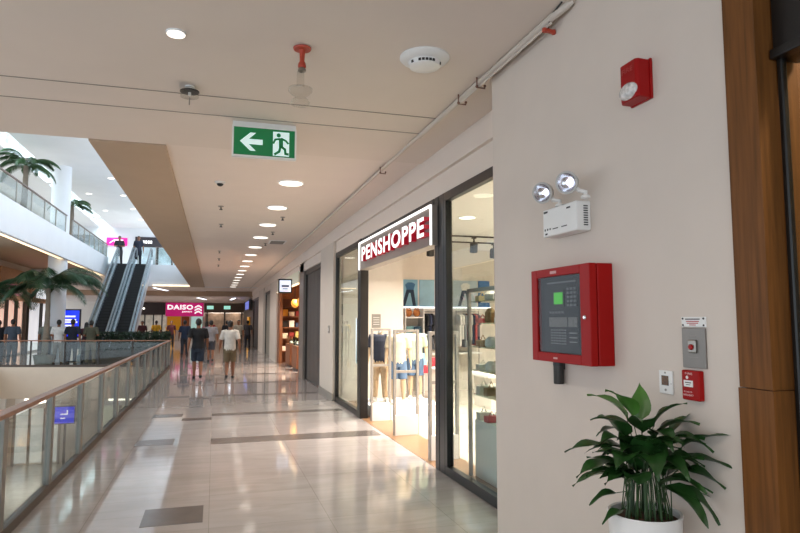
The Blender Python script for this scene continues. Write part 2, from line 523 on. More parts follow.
# dark grey closed shop front
def shutter(name, y0, y1, m):
    t = thing(name, None, None, (XS + 0.1, (y0 + y1) / 2, 0))
    b = MB(); b.box(XS + 0.05, XS + 0.1, y0, y0 + 0.12, 0, 3.2); b.box(XS + 0.05, XS + 0.1, y1 - 0.12, y1, 0, 3.2); b.box(XS + 0.05, XS + 0.1, y0, y1, 3.05, 3.2)
    b.build('door_frame', M_dark, t)
    b = MB(); n = 5
    for k in range(n):
        a = y0 + 0.12 + (y1 - y0 - 0.24) * k / n; c = y0 + 0.12 + (y1 - y0 - 0.24) * (k + 1) / n
        b.box(XS + 0.10, XS + 0.14, a + 0.008, c - 0.008, 0.02, 3.05)
    b.build('door_panel', m, t)
    return struct(t)
shutter('door_1', 14.95, 18.33, M_shutter)
shutter('door_2', 29.25, 33.15, mat('grey_green_shutter', '#8b8679', 0.5))
t = shutter('door_3', 36.95, 43.5, mat('dark_door_paint', '#2d2a28', 0.5))

# ------------------------------------------------------------------ wood post and dark window at the right edge
M_wood = mat('walnut_veneer', '#6e4520', 0.5, var=0.3, spec=0.2, scale=5, stretch=(9, 9, 0.5))
mb = MB(); mb.box(XW - 0.012, 2.5, 1.925, 2.085, 1.43, HC); mb.box(XW - 0.016, 2.5, 1.92, 2.088, 0, 1.427)
struct(mb.build('trim_10', M_wood))
wn = thing('window_1', None, None, (2.3, 1.0, 0)); struct(wn)
mb = MB(); mb.box(2.185, 2.215, 1.893, 1.918, 0, 3.05); mb.box(2.17, 2.30, -2.0, 1.918, 2.81, HC)
mb.box(2.15, 2.30, -2.0, 1.918, 2.765, 2.806); mb.box(2.185, 2.25, -2, 1.92, 0, 0.1)
mb.box(2.185, 2.25, 0.3, 0.36, 0, 2.77)
mb.build('window_frame', M_black, wn, bevel=0.006)
mb = MB(); mb.box(2.196, 2.204, -2.0, 1.90, 0.1, 2.78); mb.build('pane', M_glass, wn)
M_brownint = mat('brown_interior_panel', '#8a6a3c', 0.6, var=0.35, scale=2.2, stretch=(1, 1, 0.5))
mb = MB(); mb.box(3.3, 3.4, -4, 4.3, 0, HC); struct(mb.build('wall_interior', M_brownint))

# ------------------------------------------------------------------ clothes shop: glazing
def glazing(name, y0, y1, z1=3.17):
    t = thing(name, None, None, (XS, (y0 + y1) / 2, 0)); struct(t)
    b = MB(); x0, x1 = XS - 0.01, XS + 0.07
    b.box(x0, x1, y0, y1, 0, 0.10); b.box(x0, x1, y0, y1, z1 - 0.10, z1)
    b.box(x0, x1, y0, y0 + 0.07, 0.1, z1 - 0.1); b.box(x0, x1, y1 - 0.07, y1, 0.1, z1 - 0.1)
    b.build('window_frame', M_black, t, bevel=0.006)
    b = MB(); b.box(XS + 0.025, XS + 0.037, y0 + 0.05, y1 - 0.05, 0.08, z1 - 0.08); b.build('pane', M_glass, t)
    return t
glazing('window_2', 4.44, 6.62)
glazing('window_3', 10.98, 13.24)
mb = MB(); mb.box(XS - 0.01, XS + 0.08, 6.62, 6.78, 0, 3.17); mb.box(XS - 0.01, XS + 0.06, 6.80, 6.93, 0, 3.17); mb.box(XS - 0.03, XS + 0.12, 10.76, 10.98, 0, 3.17)
mb.box(XS - 0.01, XS + 0.10, 6.96, 10.76, 3.09, 3.17)
struct(mb.build('trim_11', M_black, bevel=0.006))
t = thing('entrance_pull', 'long slim steel pull handle on the black shop post left of the clothes shop entrance', 'handle', (XS - 0.03, 10.87, 0.95))
mb = MB(); mb.tube([(XS - 0.07, 10.87, 0.95), (XS - 0.07, 10.87, 1.75)], 0.014, 8)
mb.build('bar', M_chrome, t, smooth=True)
mb = MB()
for z in (1.0, 1.7):
    mb = MB(); mb.tube([(XS - 0.07, 10.87, z), (XS - 0.028, 10.87, z)], 0.01, 6); mb.build('bracket', M_chrome, t)

# shop sign
t = thing('shop_sign', 'long lit shop sign with white PENSHOPPE letters on red sides above the entrance', 'sign', (2.47, 8.7, 2.59))
M_signback = mat('grey_sign_panel', '#8f867e', 0.4, var=0.03)
mb = MB(); mb.box(2.43, 2.60, 6.82, 10.62, 2.59, 3.07); mb.build('back_panel', M_signback, t, bevel=0.004)
M_whitelit = mat('lit_white_edge', '#ffffff', 0.4, emit='#ffffff', estr=1.6)
mb = MB(); mb.box(2.41, 2.43, 6.82, 10.62, 3.046, 3.07); mb.box(2.41, 2.43, 6.82, 6.842, 2.59, 3.046); mb.box(2.41, 2.43, 10.60, 10.62, 2.59, 3.046)
mb.build('lit_frame', M_whitelit, t)
M_letw = mat('white_letter_face', '#ffffff', 0.4, emit='#ffffff', estr=0.95)
M_letr = mat('crimson_letter_side', '#b3122c', 0.4, emit='#b3122c', estr=0.25)
put_text('PENSHOPPE', (2.43, 10.16, 2.70), (0, -1, 0), (0, 0, 1), 3.25, 0.24, 0.07, [M_letw, M_letr], t, offset=0.028, spacing=1.08)

# ================================================================== NEAR WALL
# fire alarm control panel
t = thing('fire_alarm_unit', 'large red fire alarm control panel with glass door and green screen on the wall', 'alarm panel', (2.1, 3.25, 1.455))
YA, YB, ZA, ZB = 2.93, 3.575, 1.455, 2.018
mb = MB(); mb.box(2.0, 2.10, YA, YB, ZA, ZB)
mb.build('cabinet', M_red, t, bevel=0.006)
mb = MB()
mb.box(1.95, 1.995, YA, YA + 0.095, ZA, ZB); mb.box(1.95, 1.995, YB - 0.07, YB, ZA, ZB)
mb.box(1.95, 1.995, YA + 0.095, YB - 0.07, ZA, ZA + 0.055); mb.box(1.95, 1.995, YA + 0.095, YB - 0.07, ZB - 0.05, ZB)
door = mb.build('door', M_red, t, bevel=0.004)
mb = MB(); mb.box(1.958, 1.961, YA + 0.09, YB - 0.065, ZA + 0.05, ZB - 0.045); mb.build('door_glass', glass('panel_glass', '#e6e6e6', 0.45), door)
mb = MB(); mb.lathe((1.95, YA + 0.045, 1.72), [(0.013, 0), (0.013, 0.006), (0.008, 0.012)], 14, (-1, 0, 0)); mb.build('lock', M_chrome, door)
M_pdark = mat('dark_slate_panel', '#34373a', 0.5, var=0.05)
mb = MB(); mb.box(1.98, 2.0, YA + 0.095, YB - 0.07, ZA + 0.055, ZB - 0.05); fp = mb.build('control_face', M_pdark, t)
M_pdark2 = mat('charcoal_module', '#24272b', 0.45, var=0.05)
mb = MB(); mb.box(1.976, 1.98, 3.08, 3.42, 1.545, 1.895); mb.build('module', M_pdark2, fp)
M_screen = mat('green_backlit_screen', '#2f9a20', 0.3, emit='#48d01e', estr=0.75)
mb = MB(); mb.box(1.971, 1.976, 3.225, 3.365, 1.785, 1.885); mb.build('screen_bezel', M_black, fp)
mb = MB(); mb.box(1.969, 1.971, 3.238, 3.335, 1.80, 1.870)
mb.build('screen', M_screen, fp)
M_key = mat('grey_key', '#8f9396', 0.5); M_keyl = mat('light_key', '#c4c6c6', 0.5)
mb = MB()
for r in range(5):
    for c in range(3): mb.box(1.971, 1.976, 3.10 + c * 0.036, 3.122 + c * 0.036, 1.785 + r * 0.024, 1.798 + r * 0.024)
mb.build('keypad', M_key, fp); mb = MB()
for c in range(5): mb.box(1.971, 1.976, 3.235 + c * 0.034, 3.255 + c * 0.034, 1.745, 1.758)
mb.build('keypad', M_key, fp)
M_pgrey = mat('printed_grey_label', '#9a9a97', 0.5, var=0.35, scale=55)
mb = MB(); mb.box(1.972, 1.976, 3.20, 3.40, 1.665, 1.722); mb.box(1.972, 1.976, 3.095, 3.185, 1.665, 1.722)
mb.build('label_strip', M_pgrey, fp)
mb = MB()
for r in range(6):
    for c in range(6): mb.box(1.971, 1.976, 3.215 + c * 0.03, 3.228 + c * 0.03, 1.562 + r * 0.016, 1.570 + r * 0.016)
mb.build('indicator_lights', M_keyl, fp); mb = MB()
for r in range(3): mb.box(1.971, 1.976, 3.10, 3.175, 1.575 + r * 0.026, 1.582 + r * 0.026)
mb.build('indicator_lights', M_keyl, fp)
mb = MB(); mb.box(1.973, 1.976, 3.10, 3.42, 1.925, 1.935); mb.build('title_strip', M_key, fp)
mb = MB(); mb.box(1.9485, 1.9505, 3.27, 3.34, ZB - 0.034, ZB - 0.018); mb.build('door_badge', mat('pale_pink_badge', '#cfa8a4', 0.5), door)
mb = MB(); mb.box(1.9485, 1.9505, 3.275, 3.32, ZA + 0.02, ZA + 0.03); mb.build('door_badge', MATS['pale_pink_badge'], door)
t = thing('key_canister', 'small dark grey cylinder hanging below the red fire alarm panel', 'cylinder', (2.05, 3.45, 1.3))
mb = MB(); mb.lathe((2.06, 3.45, 1.31), [(0.0, 0), (0.030, 0.002), (0.032, 0.01), (0.032, 0.12)], 18); mb.build('body', M_dark, t, smooth=True)
mb = MB(); mb.lathe((2.06, 3.45, 1.425), [(0.034, 0), (0.034, 0.02), (0.02, 0.03)], 18); mb.box(2.05, 2.1, 3.44, 3.46, 1.40, 1.44); mb.build('cap', M_black, t, smooth=True)

# twin head emergency light
t = thing('emergency_light', 'white twin-headed emergency light box mounted above the red alarm panel', 'emergency light', (2.1, 3.3, 2.2))
mb = MB(); mb.box(2.0, 2.10, 3.12, 3.50, 2.226, 2.402); hs = mb.build('housing', M_plastic, t, bevel=0.008)
mb = MB()
for k in range(7): mb.box(2.0 + 0.0, 2.075, 3.0735, 3.076, 2.262 + k * 0.016, 2.27 + k * 0.016)
mb = MB()
for k in range(9): mb.box(2.05, 2.078, 3.1175, 3.122, 2.256 + k * 0.014, 2.263 + k * 0.014)
mb.build('vent', M_dark, hs)
def mark(*b):
    mb = MB(); mb.box(*b); mb.build('printed_mark', M_dark, hs)
for q in ((3.44, 2.378, 0.045, 0.012), (3.18, 2.368, 0.04, 0.010)): mark(1.998, 2.001, q[0], q[0] + q[2], q[1], q[1] + q[3])
for k in range(3): mark(1.998, 2.001, 3.465 - 0.03 * k, 3.477 - 0.03 * k, 2.266, 2.278)
mark(1.998, 2.001, 3.32, 3.38, 2.266, 2.272); mark(1.998, 2.001, 3.22, 3.28, 2.266, 2.272); mark(1.998, 2.001, 3.445, 3.47, 2.240, 2.250)
M_headgrey = mat('pale_grey_lamp_shell', '#b9b5b0', 0.35, var=0.03)
M_lens = glass('lamp_lens', '#fafafa', 0.35)
M_refl = mat('silver_reflector', '#dcdce2', 0.16, metal=1.0, var=0.12, scale=60)
M_bulb = mat('small_bulb', '#ffffff', 0.2, emit='#f4f2ff', estr=3.0)
for cy, cz, cx in ((3.395, 2.495, 1.94), (3.115, 2.500, 1.94)):
    ax = Vector((-0.80, -0.52 if cy > 3.3 else -0.60, -0.22)).normalized()
    c = Vector((cx, cy, cz))
    mb = MB(); mb.lathe(c - ax * 0.06, [(0.012, -0.02), (0.035, -0.012), (0.055, 0.012), (0.064, 0.05), (0.068, 0.062), (0.066, 0.066), (0.056, 0.066), (0.054, 0.050)], 26, ax, caps=(1, 0))
    hd = mb.build('lamp_head', M_headgrey, t, smooth=True)
    mb = MB(); mb.lathe(c - ax * 0.045, [(0.008, 0.012), (0.03, 0.020), (0.044, 0.034), (0.054, 0.0505)], 24, ax, caps=(1, 0))
    mb.build('reflector', M_refl, hd, smooth=True)
    mb = MB(); mb.ball(c - ax * 0.018, 0.011, m=0); mb.build('bulb', M_bulb, hd, smooth=True)
    mb = MB(); mb.lathe(c - ax * 0.0, [(0.058, 0.002), (0.05, 0.007), (0.02, 0.010), (0.004, 0.011)], 24, ax, caps=(0, 1)); mb.build('lens', M_lens, hd, smooth=True)
    mb = MB(); mb.tube([c - ax * 0.06, (2.0, cy - 0.03, cz - 0.05), (2.03, cy - 0.05, 2.44), (2.03, cy - 0.05, 2.40)], 0.014, 8)
    mb.lathe((2.03, cy - 0.05, 2.405), [(0.028, 0), (0.026, 0.012), (0.015, 0.02)], 14); mb.build('arm', M_plastic, hd, smooth=True)

# strobe
t = thing('alarm_strobe', 'red wall-mounted fire alarm strobe with clear lens high on the white wall', 'strobe', (2.1, 2.68, 2.85))
mb = MB(); mb.box(2.085, 2.10, 2.55, 2.715, 2.822, 3.032); mb.build('back_plate', M_redpl, t, bevel=0.004)
mb = MB(); mb.prism([(2.088, 2.712, 2.826), (2.03, 2.712, 2.826), (2.012, 2.690, 2.832), (2.010, 2.575, 2.832), (2.020, 2.556, 2.828), (2.088, 2.556, 2.826)], (0, 0, 0.200)); mb.build('housing', M_redpl, t, bevel=0.008)
mb = MB(); mb.ball((2.012, 2.632, 2.876), 0.024, 0.070, 0.044, 20, 14)
mb.build('lens', mat('frosted_clear_lens', '#cfcac6', 0.15, var=0.35, scale=45, spec=0.8), t, smooth=True)
put_text('FIRE', (2.0095, 2.675, 2.975), (0, -1, 0), (0, 0, 1), 0.085, 0.026, 0.001, [mat('dull_pink_print', '#b0403c', 0.5)], t, name='lettering', joined=True)

# plates
t = thing('instruction_notice', 'small white instruction plate with red print above the grey button plate', 'sign plate', (2.1, 2.335, 1.672))
mb = MB(); mb.box(2.092, 2.1, 2.262, 2.41, 1.673, 1.719); mb.build('plate', M_plastic, t, bevel=0.002)
mb = MB()
for y, z in ((2.40, 1.711), (2.272, 1.711), (2.40, 1.681), (2.272, 1.681)):
    mb = MB(); mb.lathe((2.092, y, z), [(0.005, 0), (0.004, 0.003)], 10, (-1, 0, 0)); mb.build('screw', M_dark, t)
M_redink = mat('red_ink', '#b3393c', 0.6); M_darkink = mat('dark_ink', '#4a3d3c', 0.6)
mb = MB(); mb.box(2.0912, 2.0921, 2.295, 2.385, 1.706, 1.711); mb.build('heading_print', M_darkink, t)
mb = MB()
for k, (a, b) in enumerate(((2.30, 2.38), (2.305, 2.375), (2.32, 2.36))): mb.box(2.0912, 2.0921, a, b, 1.696 - k * 0.008, 1.700 - k * 0.008)
mb.build('text_print', M_redink, t)
t = thing('push_button_station', 'brushed grey steel plate with a round red push button on the wall', 'push button', (2.1, 2.337, 1.485))
mb = MB(); mb.box(2.09, 2.1, 2.266, 2.408, 1.487, 1.668); mb.build('plate', M_greysteel, t, bevel=0.002)
mb = MB(); mb.box(2.078, 2.09, 2.315, 2.362, 1.555, 1.615); bz = mb.build('button_housing', M_steel, t, bevel=0.005)
mb = MB(); mb.lathe((2.078, 2.3385, 1.582), [(0.013, 0), (0.013, 0.005), (0.010, 0.008)], 18, (-1, 0, 0)); mb.build('button', M_redpl, bz, smooth=True)
mb = MB(); mb.box(2.089, 2.0905, 2.322, 2.355, 1.630, 1.634); mb.box(2.089, 2.0905, 2.31, 2.37, 1.535, 1.537); mb.build('engraving', M_grey, t)
t = thing('pull_station', 'red manual fire call point with white label below the grey button plate', 'call point', (2.1, 2.347, 1.34))
mb = MB(); mb.box(2.068, 2.1, 2.29, 2.396, 1.343, 1.477); mb.build('body', M_red, t, bevel=0.006)
mb = MB(); mb.box(2.0665, 2.069, 2.325, 2.381, 1.403, 1.432); mb.lathe((2.069, 2.36, 1.445), [(0.008, 0), (0.007, 0.003)], 12, (-1, 0, 0)); mb.build('label', M_plastic, t)
mb = MB(); mb.box(2.0658, 2.0667, 2.335, 2.372, 1.420, 1.424); mb.box(2.0658, 2.0667, 2.340, 2.367, 1.411, 1.414); mb.build('print', M_darkink, t)
M_wink = mat('white_ink', '#e6c8c4', 0.6)
put_text('FIRE', (2.0685, 2.372, 1.458), (0, -1, 0), (0, 0, 1), 0.045, 0.009, 0.001, [M_wink], t, name='lettering', joined=True)
put_text('IN CASE OF', (2.0685, 2.382, 1.377), (0, -1, 0), (0, 0, 1), 0.05, 0.007, 0.001, [M_wink], t, name='lettering', joined=True)
put_text('EMERGENCY', (2.0685, 2.386, 1.362), (0, -1, 0), (0, 0, 1), 0.062, 0.008, 0.001, [M_wink], t, name='lettering', joined=True)
t = thing('wall_switch', 'white switch plate with a small amber window left of the red call point', 'wall plate', (2.1, 2.528, 1.35))
mb = MB(); mb.box(2.09, 2.1, 2.483, 2.575, 1.352, 1.462); mb.build('plate', M_plastic, t, bevel=0.003)
mb = MB(); mb.box(2.088, 2.0905, 2.508, 2.555, 1.392, 1.438); mb.build('window', mat('amber_window', '#5d3d20', 0.2, var=0.5, scale=70), t)
mb = MB(); mb.lathe((2.09, 2.53, 1.452), [(0.005, 0), (0.004, 0.003)], 10, (-1, 0, 0)); mb.lathe((2.09, 2.53, 1.370), [(0.006, 0), (0.005, 0.003)], 10, (-1, 0, 0)); mb.box(2.0892, 2.0905, 2.488, 2.494, 1.40, 1.404); mb.build('screw', M_steel, t)

# ------------------------------------------------------------------ potted plant
PX, PY, PZ = 1.885, 2.45, 0.845
t = thing('potted_plant', 'leafy green peace lily in a tall white pot standing before the wall', 'potted plant', (PX, PY, 0))
mb = MB(); mb.lathe((PX, PY, 0), [(0.115, 0), (0.12, 0.02), (0.145, 0.6), (0.158, PZ - 0.03), (0.162, PZ - 0.005), (0.158, PZ), (0.148, PZ - 0.005), (0.146, PZ - 0.05), (0.0, PZ - 0.05)], 40)
pot = mb.build('pot', mat('white_glazed_pot', '#e9e6e2', 0.3, var=0.02), t, smooth=True)
M_soil = mat('bark_soil', '#4a3320', 0.9, var=0.5, scale=60, bump=1.0)
mb = MB(); mb.lathe((PX, PY, PZ - 0.06), [(0.145, 0), (0.145, 0.03), (0.10, 0.042), (0.0, 0.045)], 32); mb.build('soil', M_soil, t, smooth=True)
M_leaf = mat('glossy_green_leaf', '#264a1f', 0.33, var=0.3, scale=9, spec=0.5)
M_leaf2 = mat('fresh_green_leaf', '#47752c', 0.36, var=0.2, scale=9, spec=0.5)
M_stem = mat('green_stem', '#2f4a22', 0.5, var=0.15)
def leaf(b, p, d, up, L, Wd, droop, m=0):
    d = Vector(d).normalized(); s = d.cross(Vector(up)); s.normalize(); n = s.cross(d)
    i = len(b.v); N = 9
    pos = Vector(p); ang = 0.0
    for k in range(N + 1):
        u = k / N
        wv = Wd * (math.sin(PI * min(1, u ** 0.66)) ** 0.9) * (1 - 0.15 * u) * 1.4 * (1 - 0.6 * u ** 3) if 0 < u < 1 else 0.001
        wav = 0.05 * Wd * math.sin(9 * u + L * 40)
        dirn = d * math.cos(ang) - n * math.sin(ang); nn = n * math.cos(ang) + d * math.sin(ang)
        for j, q in enumerate((-1, -0.5, 0, 0.5, 1)):
            h = abs(q) * wv * 0.16 + wav * q * 1.5
            b.v.append(tuple(pos + s * (q * wv * 0.5) + nn * h))
        pos = pos + dirn * (L / N); ang += droop / N
    for k in range(N):
        for j in range(4):
            b.f.append((i + k * 5 + j, i + k * 5 + j + 1, i + (k + 1) * 5 + j + 1, i + (k + 1) * 5 + j)); b.m.append(m)
fol = MB(); stm = MB()
rnd = random.Random(11)
view_r = Vector((math.cos(R(16.6)), -math.sin(R(16.6)), 0)); view_f = Vector((math.sin(R(16.6)), math.cos(R(16.6)), 0))
def plant_leaf(az, out, hgt, L, Wd, pitch, droop, m=0):
    """az measured in the horizontal plane, out = how far the blade base sits from the centre, hgt above the rim"""
    dh = Vector((math.cos(az), math.sin(az), 0))
    r0 = rnd.uniform(0.03, 0.12)
    base = Vector((PX, PY, PZ - 0.035)) + dh * r0
    tip = Vector((PX, PY, PZ + hgt)) + dh * out
    if tip.x > XW - 0.03: tip.x = XW - 0.03
    mid = base.lerp(tip, 0.55) + Vector((0, 0, 0.05 + 0.1 * hgt)) - dh * 0.02
    stm.tube([base, base.lerp(mid, 0.5) + Vector((0, 0, 0.012)), mid, tip], [0.0028, 0.0027, 0.0025, 0.0022], 5)
    d = dh * math.cos(pitch) + Vector((0, 0, 1)) * math.sin(pitch)
    ex = tip + d * L
    if ex.x > XW - 0.02:
        d.x -= (ex.x - XW + 0.03) / L
        d.normalize()
    leaf(fol, tip, d, (0, 0, 1) if abs(d.z) < 0.95 else (dh.x * -1, dh.y * -1, 0.2), L, Wd, droop, m)
def saz(deg):   # azimuth whose direction appears at this angle on a dial seen from the camera side (0 right, 90 away, 180 left, 270 towards)
    v = view_r * math.cos(R(deg)) + view_f * math.sin(R(deg)); return math.atan2(v.y, v.x)
# leaves that set the outline
for a in [(350, 0.17, 0.29, 0.26, 0.075, 0.30, 0.55), (340, 0.16, 0.24, 0.22, 0.075, 0.15, 0.5), (335, 0.15, 0.20, 0.20, 0.08, 0.0, 0.6), (10, 0.14, 0.32, 0.19, 0.07, 0.5, 0.7),
          (185, 0.14, 0.28, 0.23, 0.085, 0.25, 0.7), (200, 0.15, 0.22, 0.22, 0.085, 0.15, 0.8), (175, 0.13, 0.16, 0.20, 0.07, 0.05, 0.8), (195, 0.14, 0.09, 0.15, 0.055, 0.0, 0.7), (205, 0.13, 0.02, 0.13, 0.045, -0.1, 0.6),
          (150, 0.06, 0.40, 0.22, 0.085, 1.0, 1.1), (200, 0.05, 0.42, 0.20, 0.09, 1.15, 1.0), (70, 0.02, 0.40, 0.20, 0.07, 1.2, 0.6), (330, 0.05, 0.38, 0.19, 0.08, 1.1, 1.0), (250, 0.06, 0.36, 0.20, 0.09, 0.9, 1.2),
          (300, 0.12, 0.14, 0.24, 0.09, -0.2, 0.9), (320, 0.14, 0.13, 0.22, 0.085, -0.3, 0.8), (285, 0.10, 0.24, 0.22, 0.09, 0.4, 1.3), (260, 0.12, 0.27, 0.22, 0.09, 0.3, 1.4), (230, 0.12, 0.26, 0.22, 0.09, 0.4, 1.2), (350, 0.10, 0.10, 0.20, 0.06, 0.1, 0.6)]:
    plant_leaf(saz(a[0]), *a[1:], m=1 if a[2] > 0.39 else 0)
for k in range(22):
    plant_leaf(saz(rnd.choice([200, 230, 260, 290, 320, 345]) + rnd.uniform(-15, 15)), rnd.uniform(0.02, 0.10), rnd.uniform(0.12, 0.36), rnd.uniform(0.19, 0.25), rnd.uniform(0.085, 0.105), rnd.uniform(0.5, 1.2), rnd.uniform(0.9, 1.6))
for k in range(30):
    hgt = rnd.uniform(0.14, 0.38)
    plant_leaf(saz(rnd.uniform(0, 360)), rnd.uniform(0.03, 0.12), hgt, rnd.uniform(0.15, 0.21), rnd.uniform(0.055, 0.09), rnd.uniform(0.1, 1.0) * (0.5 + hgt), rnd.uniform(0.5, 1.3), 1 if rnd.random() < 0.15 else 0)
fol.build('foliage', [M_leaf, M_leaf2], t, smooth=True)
stm.build('stems', M_stem, t, smooth=True)

# ================================================================== CEILING FIXTURES
ORD = ['nearest', 'second nearest', 'third nearest', 'fourth nearest', 'fifth nearest', 'sixth nearest', 'seventh nearest', 'eighth nearest', 'ninth nearest', 'tenth nearest', 'eleventh nearest', 'twelfth nearest', 'thirteenth nearest', 'fourteenth nearest', 'farthest']
def downlight(x, y, r, label, group, z=HC, cat='ceiling light'):
    t = thing('downlight', label, cat, (x, y, z), group)
    mb = MB(); mb.lathe((x, y, z - 0.016), [(r, 0.004), (r * 1.13, 0), (r * 1.16, 0.016)], 28); mb.build('trim_ring', M_white, t, smooth=True)
    mb = MB(); mb.lathe((x, y, z - 0.020), [(0.001, 0.0), (r * 0.98, 0.001), (r * 0.98, 0.010)], 28); mb.build('diffuser', M_led, t, smooth=True)
    return t
for i, y in enumerate(DL_Y):
    downlight(1.02, y, 0.165, ORD[i] + ' of the round white downlights in the row along the corridor ceiling', 'corridor ceiling downlights', HC + 0.02)
downlight(-0.30, 4.38, 0.058, 'small lone round downlight in the near ceiling left of the red sprinkler fitting', 'near ceiling downlights')

# exit sign
t = thing('exit_sign', 'green emergency exit sign with white arrow and running man under the ceiling', 'exit sign', (0.43, 6.2, 3.35))
x0, x1, z0, z1, ye = 0.125, 0.755, 3.315, 3.635, 6.2
mb = MB(); mb.box(x0, x1, ye, ye + 0.05, z0, z1); mb.box(x0 + 0.004, x1 - 0.004, ye + 0.01, ye + 0.045, z1, HC)
cs = mb.build('case', M_plastic, t, bevel=0.004)
mb = MB(); mb.box(x0, x1, ye - 0.008, ye, z0, z0 + 0.022); mb.box(x0, x1, ye - 0.008, ye, z1 - 0.018, z1); mb.box(x0, x0 + 0.016, ye - 0.008, ye, z0 + 0.022, z1 - 0.018); mb.box(x1 - 0.016, x1, ye - 0.008, ye, z0 + 0.022, z1 - 0.018)
mb.build('frame', M_plastic, t)
M_green = mat('lit_exit_green', '#0b6a3a', 0.35, emit='#0b6a3a', estr=0.35, var=0.03)
mb = MB(); mb.box(x0 + 0.016, x1 - 0.016, ye - 0.004, ye, z0 + 0.022, z1 - 0.018); fc = mb.build('face', M_green, t)
M_pict = mat('lit_white_pictogram', '#d9f0ec', 0.4, emit='#d9f0ec', estr=0.45)
def flat(pts, y, thick=0.002): 
    return [(a, y, b) for a, b in pts], (0, -thick, 0)
mb = MB()
W_ = x1 - x0; cx_ = x0 + W_ * 0.12; cz = (z0 + z1) / 2
ar = [(cx_, cz), (cx_ + 0.10, cz + 0.092), (cx_ + 0.155, cz + 0.092), (cx_ + 0.085, cz + 0.026), (cx_ + 0.22, cz + 0.026), (cx_ + 0.22, cz - 0.026), (cx_ + 0.085, cz - 0.026), (cx_ + 0.155, cz - 0.092), (cx_ + 0.10, cz - 0.092)]
p, v = flat(ar, ye - 0.004); mb.prism(p, v); mb.build('arrow', M_pict, fc)
dx0, dx1, dz0, dz1 = x0 + W_ * 0.63, x0 + W_ * 0.885, z0 + 0.035, z1 - 0.04
mb = MB(); mb.box(dx0, dx1, ye - 0.006, ye - 0.004, dz0, dz1); mb.build('doorway', M_pict, fc)
mb = MB(); yy = ye - 0.006
mb.lathe((dx0 + 0.055, yy, dz1 - 0.035), [(0.021, 0), (0.021, 0.002)], 16, (0, -1, 0))
def limb(pts, wd):
    for a, b in zip(pts[:-1], pts[1:]):
        a = Vector((a[0], yy, a[1])); b = Vector((b[0], yy, b[1])); d = (b - a).normalized(); n = Vector((-d.z, 0, d.x)) * wd / 2; d = d * wd * 0.3
        mb.prism([a - n - d, b - n + d, b + n + d, a + n - d], (0, -0.002, 0))
hx, hz = dx0 + 0.075, dz0 + 0.10
limb([(dx0 + 0.078, dz1 - 0.075), (hx + 0.005, hz)], 0.042)
limb([(dx0 + 0.085, dz1 - 0.068), (dx0 + 0.125, dz1 - 0.085), (dx0 + 0.150, dz1 - 0.112)], 0.020)
limb([(dx0 + 0.062, dz1 - 0.072), (dx0 + 0.022, dz1 - 0.080), (dx0 + 0.005, dz1 - 0.118)], 0.020)
limb([(hx, hz), (hx + 0.045, hz - 0.03), (hx + 0.05, hz - 0.075), (hx + 0.075, hz - 0.078)], 0.024)
limb([(hx, hz), (hx - 0.012, hz - 0.055), (hx - 0.055, hz - 0.085)], 0.024)
mb.build('running_figure', M_green, fc)

# pendant sprinkler with clear guard
t = thing('sprinkler', 'red sprinkler fitting with a hanging clear plastic guard below the near ceiling', 'sprinkler', (0.565, 4.37, HC))
px, py = 0.565, 4.37
mb = MB(); mb.lathe((px, py, HC - 0.018), [(0.03, -0.004), (0.062, 0.0), (0.066, 0.012), (0.05, 0.018)], 24); mb.build('escutcheon', M_redclamp, t, smooth=True)
mb = MB(); mb.lathe((px, py, HC - 0.155), [(0.026, 0), (0.030, 0.012), (0.026, 0.035), (0.017, 0.05), (0.019, 0.10), (0.026, 0.14)], 18); mb.build('pipe', M_redclamp, t, smooth=True)
mb = MB(); mb.lathe((px, py, HC - 0.185), [(0.016, 0), (0.03, 0.006), (0.03, 0.018), (0.02, 0.03)], 16); mb.build('collar', M_steel, t, smooth=True)
mb = MB(); mb.lathe((px - 0.01, py, 3.245), [(0.030, 0.0), (0.062, 0.004), (0.070, 0.022), (0.055, 0.045), (0.030, 0.060), (0.060, 0.080), (0.085, 0.105), (0.088, 0.125), (0.060, 0.132), (0.028, 0.135), (0.026, 0.25)], 24)
mb.build('guard', M_clearpl, t, smooth=True)
# pendant sensor
t = thing('pendant_sensor', 'small ring-shaped clear sensor hanging left under the near ceiling', 'sensor', (-0.246, 5.40, HC))
mb = MB(); mb.tube([(-0.246, 5.40, HC), (-0.246, 5.40, 3.60)], 0.012, 10); mb.lathe((-0.246, 5.40, HC - 0.01), [(0.04, 0), (0.04, 0.01)], 18); mb.build('stem', M_plastic, t, smooth=True)
mb = MB(); mb.lathe((-0.246, 5.40, 3.585), [(0.06, 0), (0.074, 0.004), (0.074, 0.04), (0.06, 0.046)], 24); mb.build('dome', M_clearpl, t, smooth=True)
mb = MB(); mb.lathe((-0.246, 5.40, 3.628), [(0.066, 0), (0.079, 0.003), (0.079, 0.011), (0.066, 0.014)], 24); mb.build('rim', M_dark, t, smooth=True)
mb = MB(); mb.tube([(-0.246, 5.40, 3.585), (-0.246, 5.40, 3.52)], 0.005, 6); mb.build('pin', M_steel, t)
# smoke detector
sx, sy = 1.47, 4.27
t = thing('smoke_detector', 'large round white smoke detector with dark slots on the near ceiling', 'smoke detector', (sx, sy, HC))
mb = MB(); mb.lathe((sx, sy, HC), [(0.185, 0), (0.188, -0.014), (0.170, -0.034), (0.125, -0.046), (0.115, -0.080), (0.085, -0.092), (0.0, -0.094)], 36); dt = mb.build('body', M_plastic, t, smooth=True)
mb = MB()
for a in (-2.75, -2.2, -1.98, -1.76, -1.54, -1.32, -0.6):
    ca, sa = math.cos(a), math.sin(a)
    mb.obox((sx + 0.118 * ca, sy + 0.118 * sa, HC - 0.064), (-sa * 0.010, ca * 0.010, 0), (ca * 0.006, sa * 0.006, 0), (0, 0, 0.009))
mb.build('slots', M_black, dt)

